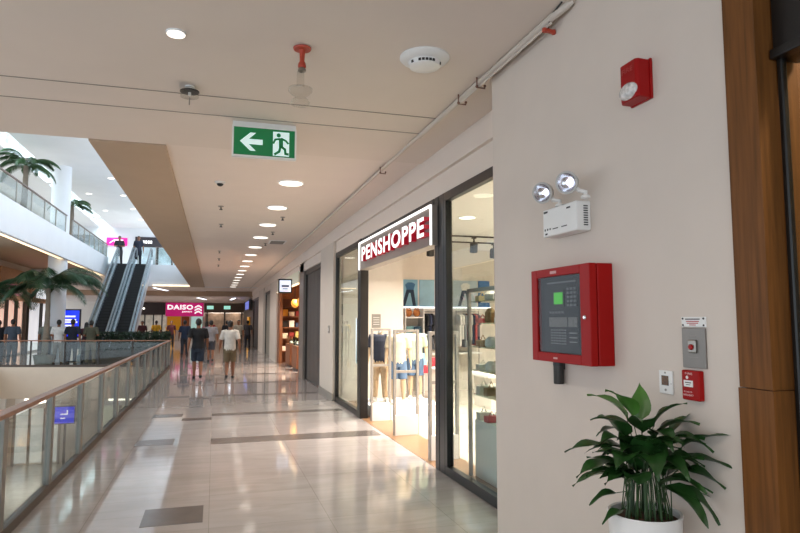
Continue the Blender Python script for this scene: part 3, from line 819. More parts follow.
# conduit along the ceiling edge
t = thing('ceiling_conduit', 'long pale conduit with metal brackets along the ceiling edge above the shops', 'conduit', (2.06, 4, HC))
mb = MB(); mb.tube([(2.045, 3.40, 3.655), (2.045, 6.12, 3.655)], 0.026, 12); mb.tube([(2.03, 3.40, 3.61), (2.03, 4.9, 3.61)], 0.009, 8)
mb.build('pipe', M_pier, t, smooth=True)
mb = MB(); mb.tube([(2.05, 6.12, 3.668), (2.05, 40.0, 3.668)], 0.020, 10); mb.build('pipe', M_pier, t, smooth=True)
mb = MB(); mb.tube([(2.045, 3.42, 3.655), (2.05, 3.33, 3.657), (2.066, 3.26, 3.664), (2.085, 3.22, 3.672)], [0.026, 0.027, 0.024, 0.012], 12); mb.build('elbow', M_pier, t, smooth=True)
for yb in (4.52, 4.92, 7.6):
    mb = MB(); mb.tube([(2.005, yb, HC), (2.005, yb, 3.595), (2.075, yb, 3.595), (2.075, yb, 3.625)], 0.007, 6)
    mb.ball((2.005, yb, 3.605), 0.013); mb.ball((2.075, yb, 3.615), 0.012)
    mb.build('bracket', mat('rusty_bracket', '#7d5a4c', 0.6, metal=0.2, var=0.3, scale=30), t, smooth=True)
t = thing('pipe_clamp', 'small orange-red pipe clamp hanging at the top edge of the white wall', 'clamp', (2.07, 3.45, 3.6))
mb = MB(); mb.obox((2.05, 3.46, 3.588), (0.036, 0.004, 0), (0.0, 0.012, 0), (0, 0, 0.010))
for s_ in (-1, 1): mb.lathe((2.05 + 0.036 * s_, 3.46 + 0.004 * s_, 3.574), [(0.014, 0), (0.016, 0.012), (0.014, 0.026)], 10)
mb.build('body', M_redclamp, t, smooth=True)
mb = MB(); mb.tube([(2.045, 3.46, 3.60), (2.03, 3.40, 3.66), (2.02, 3.25, 3.672)], 0.006, 6); mb.build('hanger', M_dark, t)

# small ceiling devices along the corridor
t = thing('dome_camera', 'small black dome camera with white ring on the corridor ceiling behind the exit sign', 'camera', (0.035, 9.17, 3.70))
mb = MB(); mb.lathe((0.035, 9.17, 3.70), [(0.075, 0), (0.072, -0.025), (0.055, -0.03)], 20); mb.build('base', M_plastic, t, smooth=True)
mb = MB(); mb.ball((0.035, 9.17, 3.672), 0.048, 0.048, 0.042); mb.build('dome', M_black, t, smooth=True)
for i, (x, y, lab) in enumerate([(0.067, 11.15, 'nearest small dark sprinkler head in the left ceiling row beyond the dome camera'), (0.089, 13.25, 'second small dark sprinkler head in the left ceiling row beyond the dome camera'), (0.10, 18.4, 'third small dark sprinkler head in the left ceiling row beyond the dome camera'), (0.10, 20.6, 'fourth small dark sprinkler head in the left ceiling row beyond the dome camera'), (0.10, 23.0, 'farthest small dark sprinkler head in the left ceiling row beyond the dome camera'),
                          (1.22, 12.0, 'nearest small sprinkler head just right of the corridor downlight row'), (1.22, 14.1, 'second small sprinkler head just right of the corridor downlight row'), (1.22, 16.2, 'third small sprinkler head just right of the corridor downlight row')]):
    t = thing('ceiling_sprinkler', lab, 'sprinkler', (x, y, 3.70), 'small sprinkler heads in the corridor ceiling')
    mb = MB(); mb.lathe((x, y, 3.70), [(0.05, 0), (0.045, -0.01), (0.016, -0.015), (0.014, -0.05)], 14); mb.build('cup', M_steel, t, smooth=True)
    mb = MB(); mb.lathe((x, y, 3.635), [(0.03, 0), (0.03, 0.006), (0.012, 0.02)], 12); mb.build('deflector', M_dark, t, smooth=True)
t = thing('air_vent', 'rectangular grey air vent in the corridor ceiling right of the downlights', 'vent', (1.48, 15.9, 3.70))
mb = MB(); mb.box(1.28, 1.70, 15.55, 16.25, 3.688, 3.70); mb.build('frame', M_white, t)
mb = MB()
for k in range(7): mb.box(1.32, 1.66, 15.60 + k * 0.09, 15.65 + k * 0.09, 3.683, 3.689)
mb.build('louvre', M_grey, t)
# linear lights in the hall ceiling beyond
for i, (x, y, dx, lab) in enumerate([(-0.9, 48, 0.5, 'left slanted linear ceiling light beyond the corridor ceiling end'), (1.3, 48, -0.2, 'right linear ceiling light beyond the corridor ceiling end'), (-5.6, 41, 0.5, 'left linear ceiling light under the far upper floor'), (-3.2, 41, 0.5, 'second linear ceiling light under the far upper floor')]):
    zc = HC if y < 43 else 3.36
    t = thing('linear_light', lab, 'ceiling light', (x, y, zc), 'linear lights in the hall ceiling')
    mb = MB(); mb.obox((x, y, zc - 0.012), (0.10, 0, 0), (dx * 0.5, 1.9, 0), (0, 0, 0.012)); mb.build('frame', M_white, t)
    mb = MB(); mb.obox((x, y, zc - 0.026), (0.08, 0, 0), (dx * 0.5, 1.85, 0), (0, 0, 0.003)); mb.build('diffuser', M_ledc, t)

# ================================================================== BALUSTRADES
def balustrade(name, label, a, b, z, posts, h=0.99, post_w=0.075, rail_mat=None, glass_mat=None, post_mat=None, post_t=0.02, curb=True, group=None, rail_r=(0.05, 0.02)):
    a, b = Vector((a[0], a[1], z)), Vector((b[0], b[1], z))
    d = (b - a); L = d.length; d.normalize(); n = Vector((-d.y, d.x, 0)); up = Vector((0, 0, 1))
    t = thing(name, label, 'railing', tuple((a + b) / 2), group)
    mid = (a + b) / 2
    mb = MB(); mb.obox(mid + up * (h - rail_r[1]), d * (L / 2), n * rail_r[0], up * rail_r[1]); mb.build('handrail', rail_mat or M_rail, t, bevel=0.008)
    if curb:
        mb = MB(); mb.obox(mid + up * 0.04, d * (L / 2), n * 0.035, up * 0.04); mb.build('base_channel', M_curb, t)
    for s in posts:
        mb = MB(); c = a + d * s
        mb.obox(c + up * ((h - 0.04) / 2), d * post_w / 2, n * post_t, up * ((h - 0.04) / 2)); mb.build('post', post_mat or M_post, t)
    ps = sorted(posts)
    for s0, s1 in zip(ps[:-1], ps[1:]):
        if s1 - s0 < 0.2: continue
        mb = MB(); c = a + d * ((s0 + s1) / 2) - n * 0.0
        mb.obox(c + up * (0.09 + (h - 0.17) / 2), d * ((s1 - s0) / 2 - 0.02 - post_w / 2 + 0.01), n * 0.006, up * ((h - 0.17) / 2)); mb.build('glass_panel', glass_mat or M_railglass, t)
    return t
balustrade('glass_railing', 'long glass railing with brown handrail along the left edge of the corridor', (-1.56, 1.2), (-1.56, 24.75), 0, [0.06] + [1.4 + 1.5 * k for k in range(15)] + [23.5], post_w=0.11, post_t=0.03)
balustrade('glass_railing', 'glass railing with brown handrail across the far end of the void before the bystanders', (-1.62, 24.80), (-7.75, 26.52), 0, [0.06 + 1.25 * k for k in range(6)], post_w=0.05, post_mat=M_dark)
M_raildark = mat('dark_brown_rail', '#6a5750', 0.4, var=0.05)
M_upglass = glass('upper_glass', '#f0f6f6', 1.0)
balustrade('glass_railing', 'upper left walkway glass railing in front of the palms', (-5.86, 8), (-5.86, 27.85), 5.2, [0.05 + 1.64 * k for k in range(13)], h=0.8, post_w=0.04, rail_mat=M_raildark, glass_mat=M_upglass, post_mat=M_steel, curb=False, rail_r=(0.035, 0.02))
balustrade('glass_railing', 'upper left walkway glass railing between the white column and the escalator top', (-5.86, 28.9), (-5.86, 37.9), 5.2, [0.05 + 1.27 * k for k in range(8)], h=0.8, post_w=0.04, rail_mat=M_raildark, glass_mat=M_upglass, post_mat=M_steel, curb=False, rail_r=(0.035, 0.02))
balustrade('glass_railing', 'upper glass railing right of the escalator top on the far edge', (-3.35, 38.1), (-0.6, 38.1), 4.92, [0.05, 0.95, 1.8, 2.7], h=1.05, post_w=0.04, rail_mat=M_raildark, glass_mat=M_upglass, post_mat=M_steel, curb=False, rail_r=(0.035, 0.02))

# ================================================================== ESCALATORS
M_step = mat('black_escalator_step', '#151515', 0.6, var=0.1); M_rise = mat('dark_riser', '#26272a', 0.5)
M_skirt = mat('pale_blue_grey_steel', '#b9c3cc', 0.3, metal=0.5, var=0.04)
M_balglass = glass('escalator_glass', '#e4ecee', 1.0)
def escalator(label, xc):
    ya, yb, za, zb, hw = 29.3, 38.0, 0.0, 4.92, 0.36
    t = thing('escalator', label, 'escalator', (xc, ya, 0), 'escalators')
    mb = MB(); n = 34
    for k in range(n):
        y0 = ya + (yb - ya) * k / n; y1 = ya + (yb - ya) * (k + 1) / n; z1 = za + (zb - za) * (k + 1) / n
        mb.box(xc - hw, xc + hw, y0, y1 + 0.02, z1 - 0.35, z1, 0)
        mb.box(xc - hw, xc + hw, y0 - 0.004, y0, z1 - 0.13, z1 - 0.02, 1)
        mb.box(xc - hw, xc + hw, y0 - 0.003, y0 + 0.012, z1, z1 + 0.003, 1)
    mb.build('step_band', [M_step, M_rise], t)
    sl = (zb - za) / (yb - ya)
    for s in (-1, 1):
        x = xc + s * (hw + 0.05)
        def side(o0, o1, x0, x1):
            b = MB(); b.prism([(x0, ya - 0.7, max(0.02, o0)), (x0, ya - 0.7, o1), (x0, ya, o1), (x0, yb, zb + o1), (x0, yb + 0.6, zb + o1), (x0, yb + 0.6, zb + o0), (x0, yb, zb + o0), (x0, ya, max(0.02, o0))], (x1 - x0, 0, 0)); return b
        side(-0.1, 0.28, x - 0.06, x + 0.06).build('skirt_panel', M_skirt, t)
        side(0.28, 0.88, x - 0.008, x + 0.008).build('balustrade_glass', M_balglass, t)
        mb = MB(); mb.tube([(x, ya - 0.75, 0.55), (x, ya - 0.72, 0.85), (x, ya - 0.4, 0.92), (x, ya, 0.93), (x, yb, zb + 0.93), (x, yb + 0.5, zb + 0.93), (x, yb + 0.7, zb + 0.8), (x, yb + 0.7, zb + 0.5)], 0.045, 8)
        mb.build('handrail', mat('grey_blue_handrail', '#6d7880', 0.4), t, smooth=True)
    b = MB(); b.prism([(xc - hw, ya, -0.0 + 0.0), (xc - hw, yb, zb - 0.36), (xc - hw, yb, zb - 1.0), (xc - hw, ya + 1.6, 0.0)], (2 * hw, 0, 0)); b.build('truss_cover', M_fascia, t)
    return t
escalator('left escalator of the dark-stepped pair rising to the upper floor', -4.93)
escalator('right escalator of the dark-stepped pair rising to the upper floor', -3.98)

# hedge planter in front of the escalators
t = thing('hedge_planter', 'low dark green hedge in a planter at the foot of the escalators', 'planter', (-3.2, 28.3, 0))
mb = MB(); mb.box(-5.0, -1.75, 27.9, 28.4, 0, 0.5); mb.build('planter_box', mat('dark_planter', '#3a3430', 0.6), t)
M_hedge = mat('dark_hedge_leaf', '#19321d', 0.5, var=0.4, scale=20)
mb = MB(); rn = random.Random(3)
for k in range(3200):
    c = Vector((rn.uniform(-5.0, -1.75), rn.uniform(27.85, 28.45), 0.45 + 0.8 * rn.random() ** 0.8))
    a = Vector((rn.gauss(0, 1), rn.gauss(0, 1), rn.gauss(0, 1))).normalized() * 0.07; b = Vector((rn.gauss(0, 1), rn.gauss(0, 1), rn.gauss(0, 1))).cross(a).normalized() * 0.03
    mb.quad([c - a, c + b, c + a, c - b])
mb.build('foliage', M_hedge, t)

# ================================================================== PALMS
M_trunk = mat('grey_brown_palm_trunk', '#7d7264', 0.8, var=0.25, scale=12, stretch=(1, 1, 6))
M_frond = mat('dark_palm_leaflet', '#2a4a30', 0.45, var=0.3, scale=6)
M_frondl = mat('light_palm_leaflet', '#33552f', 0.45, var=0.3, scale=6)
def palm(label, base, h, fr, L, seed, group, m=None, pot=True, extra=()):
    rn = random.Random(seed)
    t = thing('palm_tree', label, 'palm', base, group)
    b = Vector(base)
    if pot:
        mb = MB(); mb.lathe(b, [(0.28, 0), (0.36, 0.38), (0.38, 0.42), (0.33, 0.42), (0.32, 0.36), (0, 0.36)], 22); mb.build('pot', M_grey, t, smooth=True)
    mb = MB(); n = 14
    pts = [b + Vector((0.06 * math.sin(k / n * 2.2), 0, 0.05 + (h - 0.05) * k / n)) for k in range(n + 1)]
    mb.tube(pts, [0.12 - 0.05 * k / n + (0.008 if k % 2 else 0) for k in range(n + 1)], 12); mb.build('trunk', M_trunk, t, smooth=True)
    top = pts[-1]
    specs = [(2 * PI * k / fr + rn.uniform(-0.2, 0.2), rn.uniform(0.45, 1.3), L * rn.uniform(0.85, 1.1)) for k in range(fr)] + list(extra)
    for az, el, ln in specs:
        mb = MB(); N = 22
        p = top + Vector((0, 0, -0.05)); e = el; dh = Vector((math.cos(az), math.sin(az), 0)); side = Vector((-dh.y, dh.x, 0))
        path = [p]
        for k in range(N):
            d = dh * math.cos(e) + Vector((0, 0, 1)) * math.sin(e)
            p = p + d * (ln / N); path.append(p); e -= (1.7 + 0.4 * el) / N
        mb.tube(path, [0.022 * (1 - 0.85 * k / N) for k in range(N + 1)], 5)
        for k in range(3, N):
            u = k / N
            ll = 0.42 * L / 2.0 * (math.sin(PI * (0.12 + 0.86 * u)) ** 0.7)
            d = (path[k + 1] - path[k]).normalized()
            for s in (-1, 1):
                for q in (0, 0.2, 0.4, 0.6, 0.8):
                    c = path[k].lerp(path[k + 1], q)
                    dl = (side * s * 0.75 + d * 0.55 + Vector((0, 0, -0.35 - 0.3 * rn.random()))).normalized()
                    wv = d * 0.009
                    m1 = c + dl * ll * 0.5 + Vector((0, 0, 0.02)); tip = c + dl * ll + Vector((0, 0, -0.12 * ll))
                    mb.quad([c - wv * 0.5, m1 - wv, tip, m1 + wv, c + wv * 0.5])
        mb.build('frond', m or M_frond, t)
    return t
palm('big palm with dark arching fronds behind the far railing of the void', (-6.16, 26.62, 0), 2.95, 15, 2.3, 5, 'atrium palms', extra=((0.6, 1.3, 2.6), (0.1, 0.9, 2.5), (3.3, 0.8, 2.5), (5.6, 1.1, 2.4)))
palm('dark palm at the left picture edge behind the big atrium palm', (-8.3, 27.6, 0), 2.9, 12, 1.9, 9, 'atrium palms')
palm('palm on the upper walkway behind the glass at the far left', (-6.5, 24.2, 4.92), 2.2, 13, 1.3, 12, 'upper walkway palms', m=M_frondl)
palm('palm on the upper walkway just right of the white column', (-6.35, 30.9, 4.92), 2.0, 11, 1.15, 15, 'upper walkway palms', m=M_frondl)

# ================================================================== PEOPLE
M_skin = mat('brown_skin', '#8a5b42', 0.6, var=0.05); M_hair = mat('black_hair', '#14100e', 0.5, var=0.3, scale=30); M_eye = mat('dark_eye', '#1a1412', 0.3)
M_shoe = mat('dark_shoe', '#2a2626', 0.6)
def remesh(mb, name, voxel, smooth_it=2):
    me = mb.mesh(name, M_skin)
    o = bpy.data.objects.new('tmp', me); COL.objects.link(o)
    r = o.modifiers.new('r', 'REMESH'); r.mode = 'VOXEL'; r.voxel_size = voxel
    s = o.modifiers.new('s', 'SMOOTH'); s.factor = 0.5; s.iterations = smooth_it
    dg = bpy.context.evaluated_depsgraph_get(); dg.update()
    out = bpy.data.meshes.new_from_object(o.evaluated_get(dg))
    bpy.data.objects.remove(o); bpy.data.meshes.remove(me)
    out.name = name
    out.polygons.foreach_set('use_smooth', [True] * len(out.polygons))
    return out
POSES = {
 # per side (left -1, right +1): hip-knee-ankle-toe and shoulder-elbow-wrist; x right, y forward
 'stand': dict(leg={-1: [(-.085, 0, .90), (-.10, .02, .49), (-.11, -.02, .085)], 1: [(.085, 0, .90), (.10, .02, .49), (.11, -.02, .085)]},
               arm={-1: [(-.185, 0, 1.40), (-.245, -.03, 1.12), (-.265, .04, .87)], 1: [(.185, 0, 1.40), (.245, -.03, 1.12), (.265, .04, .87)]}),
 'walk': dict(leg={-1: [(-.085, 0, .89), (-.09, .16, .50), (-.085, .17, .085)], 1: [(.085, 0, .89), (.08, .03, .48), (.075, -.19, .13)]},
              arm={-1: [(-.19, 0, 1.39), (-.25, -.10, 1.13), (-.27, -.10, .88)], 1: [(.19, 0, 1.39), (.25, .03, 1.12), (.265, .16, .90)]}),
 'walk_mirror': dict(leg={1: [(.085, 0, .89), (.09, .16, .50), (.085, .17, .085)], -1: [(-.085, 0, .89), (-.08, .03, .48), (-.075, -.19, .13)]},
              arm={1: [(.19, 0, 1.39), (.26, -.08, 1.13), (.29, -.06, .88)], -1: [(-.19, 0, 1.39), (-.27, .02, 1.12), (-.30, .14, .90)]}),
 'hold': dict(leg={-1: [(-.085, 0, .90), (-.11, .02, .49), (-.13, -.02, .085)], 1: [(.085, 0, .90), (.11, .02, .49), (.13, -.02, .085)]},
              arm={-1: [(-.185, 0, 1.40), (-.25, 0, 1.13), (-.12, .22, 1.12)], 1: [(.185, 0, 1.40), (.25, 0, 1.13), (.12, .22, 1.14)]}),
}
def lerp(a, b, t): return tuple(x + (y - x) * t for x, y in zip(a, b))
BODY = {}; TOP = {}; BOT = {}; SHOE = {}
def body_mesh(pose):
    if pose in BODY: return BODY[pose]
    P = POSES[pose]; mb = MB()
    mb.tube([(0, 0, .82), (0, 0, .92), (0, .005, 1.04), (0, .005, 1.16), (0, 0, 1.30), (0, -.01, 1.40), (0, -.01, 1.45)], [.13, .155, .135, .14, .165, .15, .07], 16, ry=[.10, .115, .095, .10, .112, .09, .06], up=(0, 1, 0))
    mb.tube([(0, -.015, 1.40), (0, -.01, 1.48), (0, .005, 1.56)], [.075, .056, .058], 12)
    mb.ball((0, .012, 1.618), .077, .094, .108, 16, 12)
    mb.ball((0, .035, 1.555), .052, .060, .045)
    mb.tube([(0, .095, 1.635), (0, .122, 1.60)], [.010, .017], 8)
    for s in (-1, 1): mb.ball((s * .078, .0, 1.61), .012, .022, .034)
    for s in (-1, 1):
        sh, el, wr = P['arm'][s]
        mb.tube([(s * .10, 0, 1.405), sh, lerp(sh, el, .5), el, lerp(el, wr, .35), wr], [.062, .062, .05, .041, .042, .028], 12)
        d = (Vector(wr) - Vector(el)).normalized(); fwd = Vector((0, 1, 0)); fwd = (fwd - d * fwd.dot(d)).normalized(); nrm = d.cross(fwd)
        c = Vector(wr)
        mb.tube([c - d * .01, c + d * .035, c + d * .085], [.026, .040, .040], 10, ry=[.022, .018, .015], up=tuple(nrm))
        for k in range(4):
            o_ = (k - 1.5) * .019; L = (.062, .074, .070, .054)[k]
            r0 = c + d * .082 + fwd * -o_; cur = nrm * (s * -.012)
            mb.tube([r0, r0 + d * L * .5, r0 + d * L + cur * 1.6], [.0092, .0088, .0078], 6)
        mb.tube([c + d * .02 + fwd * .025, c + d * .055 + fwd * .052, c + d * .095 + fwd * .052], [.012, .011, .009], 6)
        hp, kn, an = P['leg'][s]
        mb.tube([hp, lerp(hp, kn, .4), kn, lerp(kn, an, .3), lerp(kn, an, .75), an], [.098, .085, .056, .058, .042, .036], 12)
        an = Vector(an)
        mb.tube([an + Vector((0, -.045, -.045)), an + Vector((0, .02, -.04)), an + Vector((s * .01, .10, -.055)), an + Vector((s * .015, .17, -.065))], [.030, .040, .042, .028], 10, ry=[.035, .04, .028, .018])
    me = remesh(mb, 'body', .0085)
    me.materials.append(M_eye)
    bm = bmesh.new(); bm.from_mesh(me)
    for s in (-1, 1):
        r = bmesh.ops.create_uvsphere(bm, u_segments=8, v_segments=6, radius=.011, matrix=Matrix.Translation((s * .03, .098, 1.632)))
        for v in r['verts']:
            for f in v.link_faces: f.material_index = 1
    bm.to_mesh(me); bm.free()
    BODY[pose] = me
    # tee shirt
    mb = MB()
    mb.tube([(0, 0, .84), (0, 0, .93), (0, .005, 1.05), (0, .005, 1.17), (0, 0, 1.30), (0, -.008, 1.40), (0, -.01, 1.455)], [.172, .175, .162, .163, .185, .172, .085], 18, ry=[.132, .135, .122, .122, .13, .11, .075], up=(0, 1, 0))
    for s in (-1, 1):
        sh, el, wr = P['arm'][s]
        mb.tube([(s * .10, 0, 1.40), sh, lerp(sh, el, .45), lerp(sh, el, .82)], [.075, .078, .072, .068], 12)
    TOP[pose] = remesh(mb, 'shirt', .011)
    for kind, fr, tail in (('shorts', .92, None), ('trousers', 1.0, .96)):
        mb = MB()
        mb.tube([(0, 0, .78), (0, 0, .87), (0, 0, .96)], [.155, .168, .152], 16, ry=[.125, .135, .12], up=(0, 1, 0))
        for s in (-1, 1):
            hp, kn, an = P['leg'][s]
            if tail is None: mb.tube([hp, lerp(hp, kn, .5), lerp(hp, kn, fr)], [.105, .103, .092], 14)
            else: mb.tube([hp, lerp(hp, kn, .5), kn, lerp(kn, an, .5), lerp(kn, an, tail)], [.105, .096, .075, .066, .060], 14)
        BOT[(pose, kind)] = remesh(mb, kind, .011)
    mb = MB()
    sh_ = {}
    for s in (-1, 1):
        an = Vector(P['leg'][s][2])
        mb = MB(); mb.tube([an + Vector((0, -.055, -.045)), an + Vector((0, .02, -.035)), an + Vector((s * .01, .10, -.05)), an + Vector((s * .015, .18, -.06))], [.036, .047, .048, .034], 12, ry=[.040, .05, .034, .024])
        sh_[s] = mb.mesh('shoe', M_shoe, smooth=True)
    SHOE[pose] = sh_
    return me
HAIR = {}
def hair_mesh(kind):
    if kind in HAIR: return HAIR[kind]
    mb = MB()
    mb.ball((0, -.004, 1.642), .085, .099, .098, 16, 12); mb.ball((0, -.035, 1.60), .076, .066, .075, 14, 10)
    if kind == 'long':
        mb.tube([(0, -.06, 1.62), (0, -.085, 1.50), (0, -.095, 1.36)], [.075, .085, .06], 12, ry=[.05, .035, .02])
    me = mb.mesh('hair', M_hair, smooth=True)
    bm = bmesh.new(); bm.from_mesh(me)
    bmesh.ops.delete(bm, geom=[v for v in bm.verts if v.co.y > 0.045 and v.co.z < 1.665], context='VERTS')
    bm.to_mesh(me); bm.free()
    HAIR[kind] = me
    return me
CLOTH = {}
def cloth(hexc): return mat('cloth_' + hexc.strip('#'), hexc, 0.85, var=0.10, scale=14, bump=0.15)
def person(label, x, y, z=0.0, face=0.0, h=1.70, pose='stand', shirt='#222222', bottom='shorts', bcol='#333a44', hair='short', group=None, shoe=None, skin=None):
    """face = 0 looks away from the camera (+Y)"""
    body_mesh(pose)
    t = thing('person', label, 'person', (x, y, z), group, rot=(0, 0, face))
    s = h / 1.70; t.scale = (s, s, s)
    def part(name, me, m):
        o = bpy.data.objects.new(name, me); COL.objects.link(o); o.parent = t
        if m is not None:
            o.material_slots[0].link = 'OBJECT'; o.material_slots[0].material = m
        return o
    part('body', BODY[pose], skin or M_skin)
    part('shirt', TOP[pose], cloth(shirt))
    part(bottom, BOT[(pose, bottom)], cloth(bcol))
    part('hair', hair_mesh(hair), M_hair)
    for k in (-1, 1): part('shoe', SHOE[pose][k], shoe or M_shoe)
    return t
person('man in black t-shirt and dark blue shorts walking away down the corridor', -0.43, 19.3, h=1.74, pose='walk', shirt='#17171a', bcol='#26303f', face=R(3))
person('man in white t-shirt and khaki shorts walking away down the corridor', 0.47, 19.1, h=1.68, pose='walk_mirror', shirt='#cfc9c0', bcol='#6f6048', face=R(-4))
person('person in grey t-shirt and grey shorts walking ahead between the two men', -0.10, 27.2, h=1.70, pose='walk', shirt='#8f8f94', bcol='#45464d')
G = 'bystanders behind the far railing'
person('bystander in dark top at the far left picture edge behind the railing', -7.98, 27.6, shirt='#1d1f26', bottom='trousers', bcol='#24252c', group=G, face=R(20))
person('bystander in dark grey-blue t-shirt standing left of the palm trunk', -7.42, 27.3, h=1.74, shirt='#3a434f', bottom='trousers', bcol='#2f343c', group=G)
person('bystander in grey-green t-shirt standing just right of the palm trunk', -6.32, 27.55, h=1.72, shirt='#6d736e', bcol='#26292a', bottom='trousers', group=G)
person('bystander in white t-shirt with pale trousers behind the railing', -5.80, 27.15, h=1.72, shirt='#e3e1de', bottom='trousers', bcol='#8f8780', group=G, pose='hold')
person('bystander in navy t-shirt in front of the blue screen', -5.28, 27.0, h=1.74, shirt='#161c2e', bottom='trousers', bcol='#3a3e48', group=G)
person('smaller bystander in dark red top right of the navy one', -5.08, 28.6, h=1.62, shirt='#4a2a30', bottom='trousers', bcol='#26262c', group=G, hair='long')
person('bystander in olive top and khaki trousers right of the blue screen', -4.62, 27.0, h=1.70, shirt='#4b4a3a', bottom='trousers', bcol='#6d624e', group=G, pose='hold')
G = 'people at the top of the escalators'
person('dark dressed person standing at the top of the left escalator', -5.42, 39.3, 4.92, h=1.72, shirt='#23262e', bottom='trousers', bcol='#1d2026', group=G, pose='hold', face=R(180))
person('dark dressed person standing at the top of the right escalator', -4.38, 39.3, 4.92, h=1.75, shirt='#23283a', bottom='trousers', bcol='#1b1f2a', group=G, face=R(180))
person('person in black behind the upper railing near the far shop windows', -2.45, 40.2, 4.92, h=1.70, shirt='#222228', bottom='trousers', bcol='#26262c', group='people behind the upper far railing', face=R(30))
person('person in dark grey behind the upper railing nearest the corridor ceiling', -1.75, 40.4, 4.92, h=1.68, shirt='#3b3c42', bottom='trousers', bcol='#26262c', group='people behind the upper far railing', face=R(90))
G = 'shoppers at the far end'
person('shopper in dark blue shirt far ahead left of the man in black', -1.32, 31.5, h=1.70, shirt='#25324a', bottom='trousers', bcol='#30323a', group=G)
person('shopper in pink top far ahead beside the grey t-shirt person', -0.35, 33.5, h=1.66, shirt='#c98f96', bottom='trousers', bcol='#44444c', group=G, hair='long')
person('shopper in yellow shirt near the yellow display at the far shop', -3.35, 40.5, h=1.70, shirt='#c99a22', bottom='trousers', bcol='#26262c', group=G)
person('shopper in dark red shirt behind the hedge', -4.05, 39.6, h=1.68, shirt='#4a2228', bottom='trousers', bcol='#26262c', group=G, face=R(180))
person('shopper in pale shirt behind the hedge', -4.5, 40.4, h=1.70, shirt='#b9b4b0', bottom='trousers', bcol='#3a3a42', group=G, face=R(200))
person('shopper in black left end behind the hedge', -5.0, 39.5, h=1.70, shirt='#1d1d22', bottom='trousers', bcol='#26262c', group=G, face=R(150))
person('shopper in dark maroon shirt under the white letters of the magenta sign', -2.55, 41.5, h=1.68, shirt='#56222a', bottom='trousers', bcol='#26262c', group=G, face=R(180))
person('shopper in light grey shirt far ahead just right of the white t-shirt man', 1.35, 36.5, h=1.72, shirt='#8a8478', bottom='trousers', bcol='#4a4640', group=G, face=R(180))
person('shopper in black far ahead beside the white t-shirt man', 0.72, 37.5, h=1.70, shirt='#1d1d22', bottom='trousers', bcol='#26262c', group=G)
person('shopper in dark jacket far ahead near the dark shutter', 1.95, 38.5, h=1.70, shirt='#39363a', bottom='trousers', bcol='#26262c', group=G)
person('shopper in red shirt far ahead at the end of the corridor', -0.15, 44.5, h=1.68, shirt='#9a2a34', bottom='trousers', bcol='#26262c', group=G)

# ================================================================== CLOTHES SHOP INTERIOR
def sgate(label, x0, x1, y, h=1.57):
    t = thing('security_gate', label, 'security gate', ((x0 + x1) / 2, y, 0), 'shop entrance security gates')
    for x in (x0, x1):
        mb = MB(); mb.box(x - 0.02, x + 0.02, y - 0.025, y + 0.025, 0, h); mb.build('upright', M_steelpale, t, bevel=0.004)
    mb = MB(); mb.box(x0, x1, y - 0.02, y + 0.02, h - 0.04, h); mb.build('top_bar', M_steelpale, t)
    mb = MB(); mb.box(x0, x1, y - 0.015, y + 0.015, 0.92, 0.96); mb.build('middle_bar', M_steelpale, t)
    mb = MB(); mb.box(x0 + 0.0, x1, y - 0.04, y + 0.04, 0.0, 0.30); mb.build('base_box', M_white, t, bevel=0.005)
M_steelpale = mat('pale_steel', '#aaa6a2', 0.35, metal=0.6, var=0.04)
sgate('middle security gate with white base just inside the clothes shop entrance', 2.62, 2.98, 9.05)
sgate('farthest security gate beside the left mannequin in the clothes shop entrance', 2.62, 2.94, 10.45)
sgate('nearest security gate beside the black post of the clothes shop entrance', 2.58, 2.94, 7.34)

# display plinth and mannequins
t = thing('display_plinth', 'low white plinth carrying the mannequins inside the shop', 'plinth', (3.35, 11.2, 0))
mb = MB(); mb.box(2.70, 4.0, 10.7, 11.85, 0.004, 0.20); mb.build('block', M_white, t, bevel=0.006)
M_mann = mat('cream_mannequin', '#cdb394', 0.4, var=0.03); M_wshoe = mat('white_sneaker', '#e4e0da', 0.5)
def mannequin(label, x, y, shirt, bottom, bcol, open_=None):
    body_mesh('stand')
    t = thing('mannequin', label, 'mannequin', (x, y, 0.20), 'mannequins in the shop entrance', rot=(0, 0, R(160)))
    s = 0.86; t.scale = (s, s, s)
    if 'm' not in MANN:
        me = BODY['stand'].copy(); bm = bmesh.new(); bm.from_mesh(me)
        bmesh.ops.bisect_plane(bm, geom=bm.verts[:] + bm.edges[:] + bm.faces[:], plane_co=(0, 0, 1.50), plane_no=(0, 0, 1), clear_outer=True)
        ed = [e for e in bm.edges if e.is_boundary]
        bmesh.ops.holes_fill(bm, edges=ed)
        bm.to_mesh(me); bm.free(); MANN['m'] = me
    def part(name, me, m):
        o = bpy.data.objects.new(name, me); COL.objects.link(o); o.parent = t
        o.material_slots[0].link = 'OBJECT'; o.material_slots[0].material = m; return o
    part('body', MANN['m'], M_mann); part('shirt', TOP['stand'], cloth(shirt)); part(bottom, BOT[('stand', bottom)], cloth(bcol))
    for k in (-1, 1): part('shoe', SHOE['stand'][k], M_wshoe)
    if open_:
        mb = MB(); mb.tube([(-.10, 0, 1.40), (-.10, .10, 1.36), (-.075, .155, 1.2), (-.075, .15, .95)], [.05, .04, .05, .05], 8, ry=[.03, .02, .02, .02])
        mb.tube([(.10, 0, 1.40), (.10, .10, 1.36), (.075, .155, 1.2), (.075, .15, .95)], [.05, .04, .05, .05], 8, ry=[.03, .02, .02, .02])
        mb.build('open_overshirt', cloth(open_), t, smooth=True)
    mb = MB(); mb.lathe((0, 0, 1.295 / s * s), [(0.058, 0.2), (0.058, 0.215), (0.04, 0.23)], 14); mb.build('neck_cap', M_chrome, t)
MANN = {}
mannequin('left mannequin in dark navy top and beige trousers inside the shop entrance', 3.02, 11.42, '#2b3040', 'trousers', '#c8ad8c')
